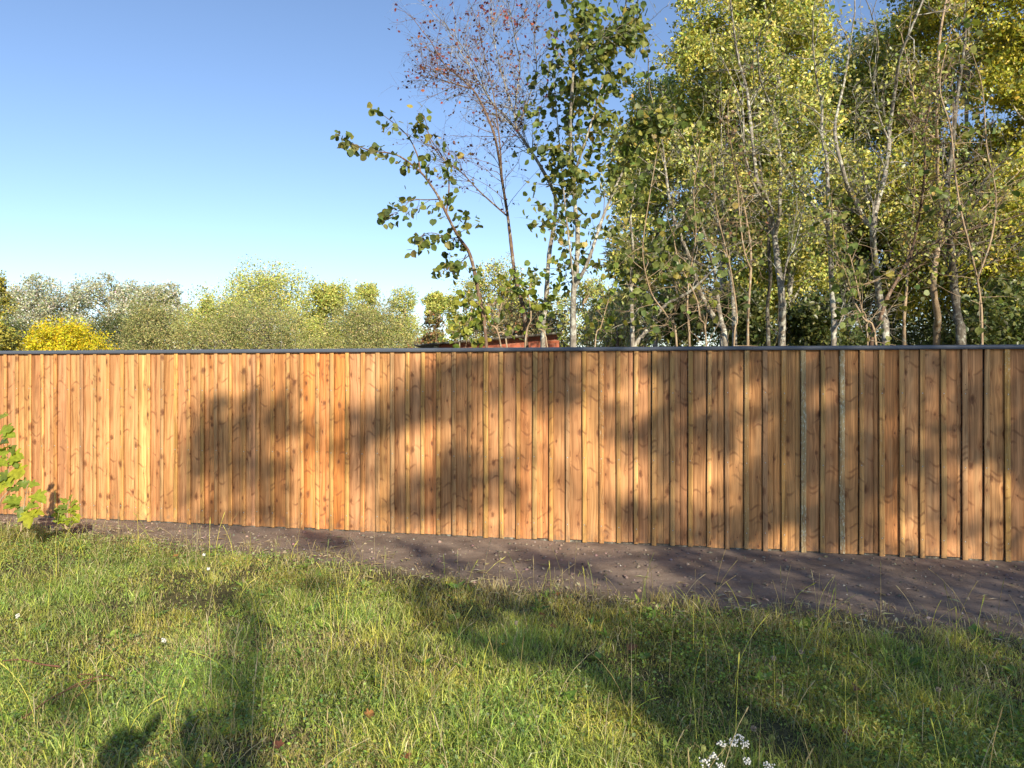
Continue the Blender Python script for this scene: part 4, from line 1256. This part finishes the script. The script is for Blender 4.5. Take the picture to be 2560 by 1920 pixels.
gr = MB()
n = 165000
x, y = sample_turf(n)
hh = (0.020 + 0.047 * rs.rand(n) ** 1.6) * (0.7 + 0.8 * fbm(x * 1.3 + 9, y * 1.3 + 4, 3))
blades(gr, x, y, hh, rs.uniform(0.002, 0.0048, n), 0.25 + 1.1 * rs.rand(n), turf_col(x, y, n))
# tussocks of longer blades
tx, ty = sample_turf(420)
for k in range(len(tx)):
    m = rs.randint(40, 110)
    rad = rs.uniform(0.03, 0.10)
    bx_, by_ = tx[k] + rad * rs.randn(m), ty[k] + rad * rs.randn(m)
    hgt = rs.uniform(0.07, 0.16)
    cc = turf_col(bx_, by_, m, 0.15) * rs.uniform(0.75, 1.15)
    blades(gr, bx_, by_, hgt * rs.uniform(0.5, 1.1, m), rs.uniform(0.002, 0.005, m), 0.25 + 0.9 * rs.rand(m), cc)
for k in range(70):
    x0_ = rs.uniform(-5.2, 5.0); y0_ = edge_y(x0_) + abs(rs.randn()) * 0.28
    if y0_ > 6.95 - 0.2116 * x0_: continue
    m = rs.randint(8, 30)
    bx_, by_ = x0_ + 0.035 * rs.randn(m), y0_ + 0.035 * rs.randn(m)
    blades(gr, bx_, by_, rs.uniform(0.03, 0.12, m), rs.uniform(0.0018, 0.004, m), 0.3 + 1.0 * rs.rand(m), turf_col(bx_, by_, m, 0.35))
go = gr.build('grass', M_grass)
tag(go, 'short rough meadow grass in front of the soil strip', 'grass', kind='stuff')

# broad low leaves between the blades: clover, yarrow feathers, plantain
cv = MB()
n = 60000
x, y = sample_turf(n, lambda x, z: np.clip(2.2 * fbm(x * 0.9 + 55, z * 0.9 + 33, 3) - 0.65 + 0.25 * (x < -1.0) * (z > 3.6), 0.03, 1))
c = palette(n, [(0.24, 0.35, 0.06), (0.32, 0.41, 0.085), (0.17, 0.28, 0.06), (0.26, 0.34, 0.14)])
zz_ = gz(x, y) + 0.01 + 0.05 * rs.rand(n) ** 1.3
put_leaves(cv, 'rhomb', np.stack([x, y, zz_], 1), rs.uniform(0.008, 0.024, n), c, rs.randn(n, 3) * np.array((1, 1, 0.35)), rs.randn(n, 3) * 0.45 + np.array((0, 0, 1.0)))
rx, ry = sample_turf(190)
for k in range(len(rx)):                 # rosettes
    m = rs.randint(5, 11)
    an = rs.rand(m) * 6.283
    ax = np.stack([np.cos(an), np.sin(an), 0.25 + 0.7 * rs.rand(m)], 1)
    p = np.stack([np.full(m, rx[k]), np.full(m, ry[k]), np.full(m, gz(rx[k], ry[k]) + 0.005)], 1)
    put_leaves(cv, 'oval' if rs.rand() < .25 else 'slim', p, rs.uniform(0.04, 0.095, m), palette(m, [(0.23, .36, .06), (.30, .42, .08), (.17, .28, .07)]), ax, np.tile((0, 0, 1.0), (m, 1)), curl=.5)
tag(cv.build('ground_cover', M_grass), 'clover, yarrow and plantain leaves low in the grass', 'ground cover', kind='stuff')

# tall flowering stalks
st = MB()
n = 620
x, y = sample_turf(n, lambda x, z: np.clip(0.22 + 0.9 * np.exp(-(edge_y(x) - z) / 0.5), 0, 1), over=0.12)
for k in range(n):
    h = rs.uniform(0.16, 0.46) * (1.0 if rs.rand() < 0.7 else 0.6)
    a = rs.rand() * 6.28
    le = rs.uniform(0.05, 0.75) ** 1.3
    t = np.linspace(0, 1, 6)[:, None]
    d = np.array((math.cos(a), math.sin(a), 0))
    P = np.array((x[k], y[k], float(gz(x[k], y[k])))) + d * h * le * t ** 1.8 + np.array((0, 0, h)) * (t - 0.3 * le * t ** 2.4)
    cl = DRY[rs.randint(4)] * 0.95 if rs.rand() < .72 else GREENS[rs.randint(5)] * 1.3
    rr_ = np.linspace(0.0020, 0.0011, 6)
    st.tube(P, rr_, 3, col=cl)
    if rs.rand() < 0.4:
        e = P[-1] - P[-2]; e = e / np.linalg.norm(e)
        L = rs.uniform(0.03, 0.08)
        st.tube(np.array([P[-1] - e * L, P[-1] - e * L * .5, P[-1]]), (0.0015, 0.0034, 0.0008), 4, col=cl * 0.85)
tag(st.build('grass_stalks', M_grass), 'tall dry grass stalks along the edge of the soil', 'grass', kind='stuff')

# straw, clods and pebbles on the soil
sw = MB()
n = 1500
x = rs.uniform(-6, 5.6, n); d = -0.35 + np.abs(rs.randn(n)) * 0.55
y = edge_y(x) + d
k = (y < 7.1 - 0.2116 * x)
x, y = x[k], y[k]; n = len(x)
an = rs.rand(n) * 3.14159
dv = np.stack([np.cos(an), np.sin(an), 0.12 * rs.randn(n)], 1)
put_leaves(sw, 'slim', np.stack([x, y, gz(x, y) + 0.012], 1), rs.uniform(0.02, 0.11, n), palette(n, DRY) * 0.85, dv, np.tile((0, 0, 1.0), (n, 1)))
tag(sw.build('straw', attr_mat('dry_straw')), 'bits of dry straw lying on the bare soil', 'straw', kind='stuff')


def stones(name, n, s0, s1, cols, label):
    mb = MB()
    x = rs.uniform(-6, 5.8, n)
    lo, hi = edge_y(x) - 0.1, 7.2 - 0.2116 * x
    y = lo + (hi - lo) * rs.rand(n)
    ico = np.array([(1, 0, 0), (-1, 0, 0), (0, 1, 0), (0, -1, 0), (0, 0, 1), (0, 0, -1)], float)
    fc = np.array([(0, 2, 4), (2, 1, 4), (1, 3, 4), (3, 0, 4), (2, 0, 5), (1, 2, 5), (3, 1, 5), (0, 3, 5)])
    s = s0 + (s1 - s0) * rs.rand(n) ** 3
    P = ico[None] * (s[:, None, None] * rs.uniform(0.5, 1.2, (n, 6, 1))) * np.array((1, 1, 0.7))
    P = P + np.stack([x, y, gz(x, y) + s * 0.15], 1)[:, None, :]
    mb.add(P.reshape(-1, 3), (fc[None] + (np.arange(n) * 6)[:, None, None]).reshape(-1, 3), np.repeat(palette(n, cols), 6, 0))
    tag(mb.build(name, attr_mat(name + '_surface', 0.95)), label, 'stones' if name == 'pebbles' else 'soil', kind='stuff')


stones('clods', 4000, 0.004, 0.026, [(0.20, .155, .12), (.27, .21, .16), (.15, .115, .085)], 'small crumbs and clods of brown soil')
stones('pebbles', 420, 0.003, 0.012, [(0.42, .38, .33), (.34, .28, .22), (.5, .47, .42)], 'small pale pebbles scattered on the soil')


# ------------------------------------------------------------------ small single things in the grass
def fallen_leaf(xs, ys, label, size, col, kind='lobed'):
    X, Z = ground_px(xs, ys, 0.06)
    mb = MB()
    a = rs.rand() * 6.28
    size *= 0.72
    put_leaves(mb, kind, [(0, 0, 0)], size, [col], [(math.cos(a), math.sin(a), 0.25)], [(0.2 * rs.randn(), -0.35, 1.0)], curl=1.0)
    ax = np.array((math.cos(a), math.sin(a), 0.25))
    mb.tube(np.array([-ax * size * 0.4, -ax * size * .15 + (0, 0, .004), ax * size * 0.1]), 0.0013, 3, col=np.array(col) * 0.8)
    o = mb.build('fallen_leaf', M_leaf, loc=(X, Z, float(gz(X, Z)) + 0.05))
    tag(o, label, 'leaf', 'fallen leaves in the grass')


def zz8(p): return (1660 + p[0] / 2.4578, 1400 + p[1] / 2.4578)
def zz7(p): return (850 + p[0] / 2.4578, 1300 + p[1] / 2.4578)
def zz6(p): return (p[0] / 2.4044, 1230 + p[1] / 2.4044)


BR, RB, OR, TN = (0.18, .092, .045), (0.24, .098, .045), (0.34, .165, .055), (0.34, .22, .14)
for p, conv, lb, sz, cl in (
        ((1840, 825), zz8, 'large curled rust brown fallen leaf at the far right of the grass', .085, RB),
        ((1245, 600), zz8, 'rust brown fallen leaf standing upright right of the tan seed heads', .06, RB),
        ((1195, 810), zz8, 'dull brown fallen leaf halfway between the white yarrow and the soil', .07, BR),
        ((285, 760), zz8, 'pale tan brown fallen leaf above the white yarrow', .06, TN),
        ((1160, 1085), zz8, 'dark brown fallen leaf beside the bare patch right of the yarrow', .07, BR),
        ((1330, 460), zz7, 'orange red fallen leaf at the edge of the soil, nearest the fence', .055, OR),
        ((1250, 590), zz7, 'dark red brown fallen leaf in the shaded grass below the soil edge', .065, BR),
        ((1330, 668), zz7, 'reddish fallen leaf in the shaded grass right of the dandelion', .06, RB),
        ((1760, 805), zz7, 'large brown curled fallen leaf in a hollow of the shaded grass', .085, BR),
        ((165, 1235), zz7, 'orange brown fallen leaf in the sunlit grass at the bottom', .06, OR),
        ((380, 1480), zz7, 'red brown fallen leaf at the bottom edge in sun', .055, RB),
        ((1045, 408), zz6, 'orange fallen leaf in the sunlit grass near the left end of the soil', .06, OR),
        ((1690, 1545), zz6, 'dark red fallen leaf in the sunlit grass right of the tall shadow', .06, (0.20, .08, .045))):
    fallen_leaf(*conv(p), lb, sz, cl)

M_white = plain_mat('white_petals', (0.62, 0.62, 0.58), 0.7, 0.2, 60, 0.08)
M_stemg = plain_mat('green_stem', (0.17, 0.19, 0.07), 0.6, 0.3, 40, 0.2)
M_seed = plain_mat('green_seed_head', (0.24, 0.27, 0.09), 0.7, 0.2, 90, 0.3, 0.6)
M_tan = plain_mat('tan_seed_head', (0.45, 0.34, 0.24), 0.8, 0.2, 120, 0.3, 0.8)


def lumps(mb, pts, rads):
    u = np.array([(math.cos(a) * s, math.sin(a) * s, z) for z, s in ((0.75, .6), (0, 1), (-.6, .7)) for a in np.arange(6) * math.pi / 3] + [(0, 0, 1.0)])
    f4 = [(r * 6 + j, (r + 1) * 6 + j, (r + 1) * 6 + (j + 1) % 6, r * 6 + (j + 1) % 6) for r in range(2) for j in range(6)]
    f3 = [(18, j, (j + 1) % 6) for j in range(6)]
    for p, r in zip(pts, rads):
        v = u * r + p
        n0 = mb.n
        mb.add(v, f4)
        mb.f.append(np.array(f3) + n0)


def yarrow(xs, ys, h, label, wid=0.028, lean=0.0):
    X, Z = ground_px(xs, ys, h)
    g0 = float(gz(X, Z))
    e = empty('yarrow', (X, Z, g0), label, 'flower', 'white yarrow flowers')
    s = MB()
    hh_ = h - g0
    s.tube(smooth_path([(0.02 * rs.randn(), 0.02 * rs.randn(), -0.01), (0.008 * rs.randn(), 0, hh_ * .5), (0, 0, hh_ - 0.012)], 3), 0.0016, 4)
    hd = MB()
    P, Rr = [], []
    for _ in range(24):
        a = rs.rand() * 6.28; r = wid * math.sqrt(rs.rand())
        q = np.array((r * math.cos(a), r * math.sin(a), hh_ + 0.006 * rs.randn() - 0.2 * r + lean * r * math.cos(a)))
        P.append(q); Rr.append(rs.uniform(0.0026, 0.0044))
        s.tube(np.array([(0, 0, hh_ - 0.022), q * np.array((.6, .6, 1)) - (0, 0, .008), q]), 0.0007, 3)
    lumps(hd, P, Rr)
    s.build('stem', M_stemg, e)
    hd.build('flower_head', M_white, e, smooth=True)


def zy(p): return (1700 + p[0] / 7.3733, 1780 + p[1] / 7.3733)


for p, lb, wd in (
        ((770, 565), 'white yarrow head at the left of the tight group of four', .018),
        ((985, 565), 'white yarrow head in the middle of the tight group of four', .016),
        ((1190, 565), 'flat white yarrow head at the right of the tight group of four', .018),
        ((1090, 452), 'flat white yarrow head topmost of the tight group of four', .019),
        ((455, 915), 'white yarrow head lowest on the left, half behind a straw', .020),
        ((610, 830), 'white yarrow head tilted beside the brown leaf below the group of four', .017),
        ((1235, 905), 'tiny white yarrow head alone below the group of four', .014),
        ((755, 1005), 'white yarrow head cut by the bottom edge, under the group of four', .019),
        ((1640, 975), 'white and fading yarrow head near the bottom edge, right of the others', .019)):
    yarrow(*zy(p), 0.17 + 0.02 * rs.rand(), lb, wd)
for p, lb in (((1225, 378), 'white yarrow head in sunlit grass, upper of two near the tall shadow'), ((1252, 460), 'white yarrow head in sunlit grass, lower of two near the tall shadow'),
              ((105, 742), 'creamy yarrow head in the sunlit grass at the left edge'), ((985, 890), 'creamy yarrow head in the middle of the sunlit grass')):
    yarrow(*zz6(p), 0.14, lb, .010)


def seed_head(name, xs, ys, h, label, r, mat, group, shape):
    X, Z = ground_px(xs, ys, h)
    g0 = float(gz(X, Z)); hh_ = h - g0
    e = empty(name, (X, Z, g0), label, 'seed head', group)
    s = MB(); s.tube(smooth_path([(0.01, 0.01, -0.01), (0.006, 0, hh_ * .5), (0, 0, hh_ - r * .6)], 3), 0.0015, 4)
    s.build('stem', M_stemg, e)
    hd = MB()
    if shape == 'cup':
        for k in range(26):
            a = k * 2.4; q = math.sqrt((k + .5) / 26)
            b = np.array((math.cos(a), math.sin(a), 0))
            hd.tube(np.array([(0, 0, hh_ - r * 1.3), b * r * 0.95 * q + (0, 0, hh_ - r * .4), b * r * 0.75 * q + (0, 0, hh_ + r * (1 - .5 * q))]), (0.0010, 0.0030, 0.0022), 4)
    else:
        u = unit(rs.randn(40, 3))
        lumps(hd, u * r * 0.75 + np.array((0, 0, hh_)), np.full(40, r * 0.27))
    hd.build('head', mat, e, smooth=True)


for p, lb in (((1200, 165), 'green wild carrot seed cup standing above the yarrow group'), ((420, 665), 'green wild carrot seed cup left of the yarrow group'), ((1695, 465), 'small green wild carrot seed cup right of the yarrow group')):
    seed_head('wild_carrot', *zy(p), 0.17, lb, .013, M_seed, 'wild carrot seed cups', 'cup')
for p, conv, lb in (((675, 603), zz8, 'tan clover seed head, lower left of the two near the soil edge'), ((840, 565), zz8, 'pale tan clover seed head, upper right of the two near the soil edge'),
                    ((1685, 795), zz8, 'tan clover seed head beside the large rust brown leaf'), ((550, 1035), zz8, 'pinkish clover seed head just above the white yarrow'),
                    ((1082, 632), zz7, 'tan clover seed head in the tussock below the soil edge')):
    seed_head('clover_head', *conv(p), 0.12, lb, .013, M_tan, 'dried clover heads', 'ball')


def dandelion():
    X, Z = ground_px(*zz7((1000, 763)), 0.08)
    g0 = float(gz(X, Z))
    e = empty('dandelion', (X, Z, g0), 'single small orange yellow dandelion in the shaded grass', 'flower')
    s = MB(); s.tube(np.array([(0, 0, -.01), (0.003, 0, .04), (0, 0, .078 - g0)]), 0.0014, 4); s.build('stem', M_stemg, e)
    h = MB()
    for k in range(16):
        a = k * 0.393; b = np.array((math.cos(a), math.sin(a), .25))
        h.tube(np.array([(0, 0, .078 - g0), b * .006 + (0, 0, .078 - g0), b * .011 + (0, 0, .080 - g0)]), (0.001, 0.0022, 0.0012), 4)
    h.build('flower_head', plain_mat('yellow_petals', (0.75, 0.38, 0.02), 0.6, 0.2), e)


dandelion()
# red bramble runner and stick on the left
sk = MB()
X, Z = ground_px(*zz6((180, 1045)), 0.08)
P = smooth_path([(-.16, .03, .02), (-.05, .01, .035), (.06, -.01, .019), (.17, -.03, .015)], 4)
sk.tube(P, np.linspace(.0035, .005, len(P)), 6, wob=.08)
tag(sk.build('stick', plain_mat('red_twig', (0.17, 0.082, 0.052), 0.7, 0.2, 60, 0.3), loc=(X, Z, float(gz(X, Z)) + 0.05)), 'reddish brown stick lying in the sunlit grass at the left', 'stick')
X, Z = ground_px(*zz6((490, 1150)), 0.08)
e = empty('bramble_runner', (X, Z, float(gz(X, Z))), 'looping red brown bramble runner in the grass right of the stick', 'bramble')
b = MB()
for pts in ([(-.03, .1, .02), (-.03, .02, .09), (.06, -.01, .10), (.06, -.12, .06), (.0, -.25, .02)], [(-.05, -.2, .02), (.0, -.1, .08), (.1, .02, .09), (.12, .1, .03)], [(-.1, -.3, .02), (-.03, -.18, .07), (.04, -.06, .08), (.10, .05, .06)]):
    P = smooth_path(pts, 4); b.tube(P, np.linspace(.003, .002, len(P)), 5)
b.build('stem', bpy.data.materials['red_twig'], e, smooth=True)


# ------------------------------------------------------------------ leafy plants at the left edge
def leafy_plant(label, base, stems, leaves, size):
    e = empty('leafy_shrub', (base[0], base[1], float(gz(*base))), label, 'plant', 'broad leaved plants at the left')
    off = np.array((base[0], base[1], float(gz(*base))))
    s = MB(); lm = MB(); stalks = MB()
    for P in stems:
        P = smooth_path(np.array(P) - off, 4)
        s.tube(P, np.linspace(.007, .003, len(P)), 6)
    sp = np.vstack([smooth_path(np.array(P) - off, 6) for P in stems])
    for q, a, sz, tone in leaves:
        q = np.array(q) - off
        j = np.argmin(np.linalg.norm(sp - q, axis=1))
        a = np.array(a, float); a /= np.linalg.norm(a)
        s.tube(smooth_path([sp[j], (sp[j] + q) / 2 + np.array((0, 0, .01)), q], 3), 0.0018, 4)
        nm = np.array((0.25 * rs.randn(), -0.75 + .2 * rs.randn(), 0.8))
        put_leaves(lm, 'lobed', [q], sz, [np.array(tone)], [a], [nm], curl=.8)
    s.build('stem', M_bark_tan, e, smooth=True)
    lm.build('foliage', M_thick, e)


def zf(p, Z): return px(p[0] / 4.6077, 1020 + p[1] / 4.6083, Z)


LG = [(0.30, .36, .035), (0.26, .33, .04), (0.36, .38, .035), (0.16, .22, .04)]
ZF = 6.3
def lv(p, d, sz, k=0, dz=0.0): return (zf(p, ZF + dz), d, sz, LG[k])
base = zf((240, 1300), ZF)
leafy_plant('leafy plant with big yellow green lobed leaves cut by the left edge', (base[0], base[1]), [
    [zf((240, 1420), ZF), zf((265, 1200), ZF), zf((290, 1050), ZF), zf((315, 910), ZF - .03)],
    [zf((-20, 1420), ZF + .05), zf((0, 1090), ZF), zf((90, 960), ZF), zf((105, 870), ZF), zf((95, 700), ZF), zf((90, 570), ZF)],
    [zf((-80, 1420), ZF), zf((-70, 900), ZF + .05), zf((-60, 500), ZF), zf((-50, 200), ZF)]],
    [lv((10, 250), (1, -.2, .1), .12, 1), lv((60, 290), (1, -.3, -.25), .10, 1), lv((-30, 120), (1, -.2, .3), .10, 0),
     lv((80, 540), (-.6, -.3, .5), .10, 1), lv((120, 520), (.7, -.2, .9), .08, 3), lv((110, 560), (1, -.2, -.05), .125, 0), lv((140, 600), (.7, -.3, -.7), .085, 3),
     lv((150, 700), (1, -.5, -.5), .14, 2), lv((110, 740), (-.6, -.3, -.6), .11, 3), lv((30, 640), (-.8, -.4, .2), .11, 0), lv((60, 800), (-.9, -.4, -.9), .15, 2), lv((110, 780), (.4, -.5, -.9), .10, 0),
     lv((10, 820), (.1, -.5, -1), .14, 2), lv((320, 890), (-.9, -.1, .3), .09, 3), lv((330, 885), (1, -.1, .05), .09, 1), lv((230, 930), (-1, -.2, 0), .10, 3),
     lv((390, 985), (1, -.3, -.55), .13, 0), lv((300, 1140), (1, -.3, .15), .12, 1), lv((240, 1080), (-1, -.4, .1), .13, 1), lv((230, 1110), (-1, -.4, -.2), .12, 1), lv((340, 1180), (.3, -.6, -.9), .15, 2), lv((390, 1220), (1, -.3, .1), .09, 2),
     lv((250, 1130), (.1, -.4, -.9), .10, 3), lv((60, 1040), (1, 0, .1), .06, 3), lv((20, 480), (1, -.5, .4), .11, 0), lv((-20, 600), (.9, -.5, -.3), .12, 0), lv((-20, 420), (.9, -.5, .3), .12, 3)], .12)
base = zf((770, 1330), 6.9)
ZF = 6.9
leafy_plant('small bushy yellow green plant at the left end of the bare soil', (base[0], base[1]), [
    [zf((770, 1400), ZF), zf((775, 1250), ZF), zf((780, 1150), ZF), zf((800, 1060), ZF)], [zf((790, 1380), ZF), zf((830, 1280), ZF), zf((870, 1200), ZF)], [zf((760, 1390), ZF), zf((720, 1250), ZF), zf((690, 1180), ZF)]],
    [lv((800, 1080), (.5, -.3, 1), .075, 1), lv((780, 1080), (-.9, -.3, .5), .07, 1), lv((810, 1110), (1, -.3, .4), .085, 0), lv((820, 1140), (1, -.4, -.15), .10, 0), lv((800, 1170), (.9, -.5, -.5), .09, 0),
     lv((780, 1140), (-1, -.3, .15), .08, 3), lv((770, 1180), (-1, -.5, -.1), .08, 3), lv((870, 1230), (.7, -.5, -.8), .08, 2), lv((830, 1250), (.8, -.5, -.4), .09, 0), lv((720, 1230), (-1, -.4, 0), .09, 0),
     lv((700, 1190), (-1, -.3, .4), .06, 1), lv((760, 1250), (-.6, -.6, -.3), .09, 1), lv((790, 1280), (.3, -.7, -.3), .09, 0), lv((840, 1310), (.9, -.5, .1), .08, 1), lv((730, 1300), (-.9, -.5, .1), .08, 0)], .08)
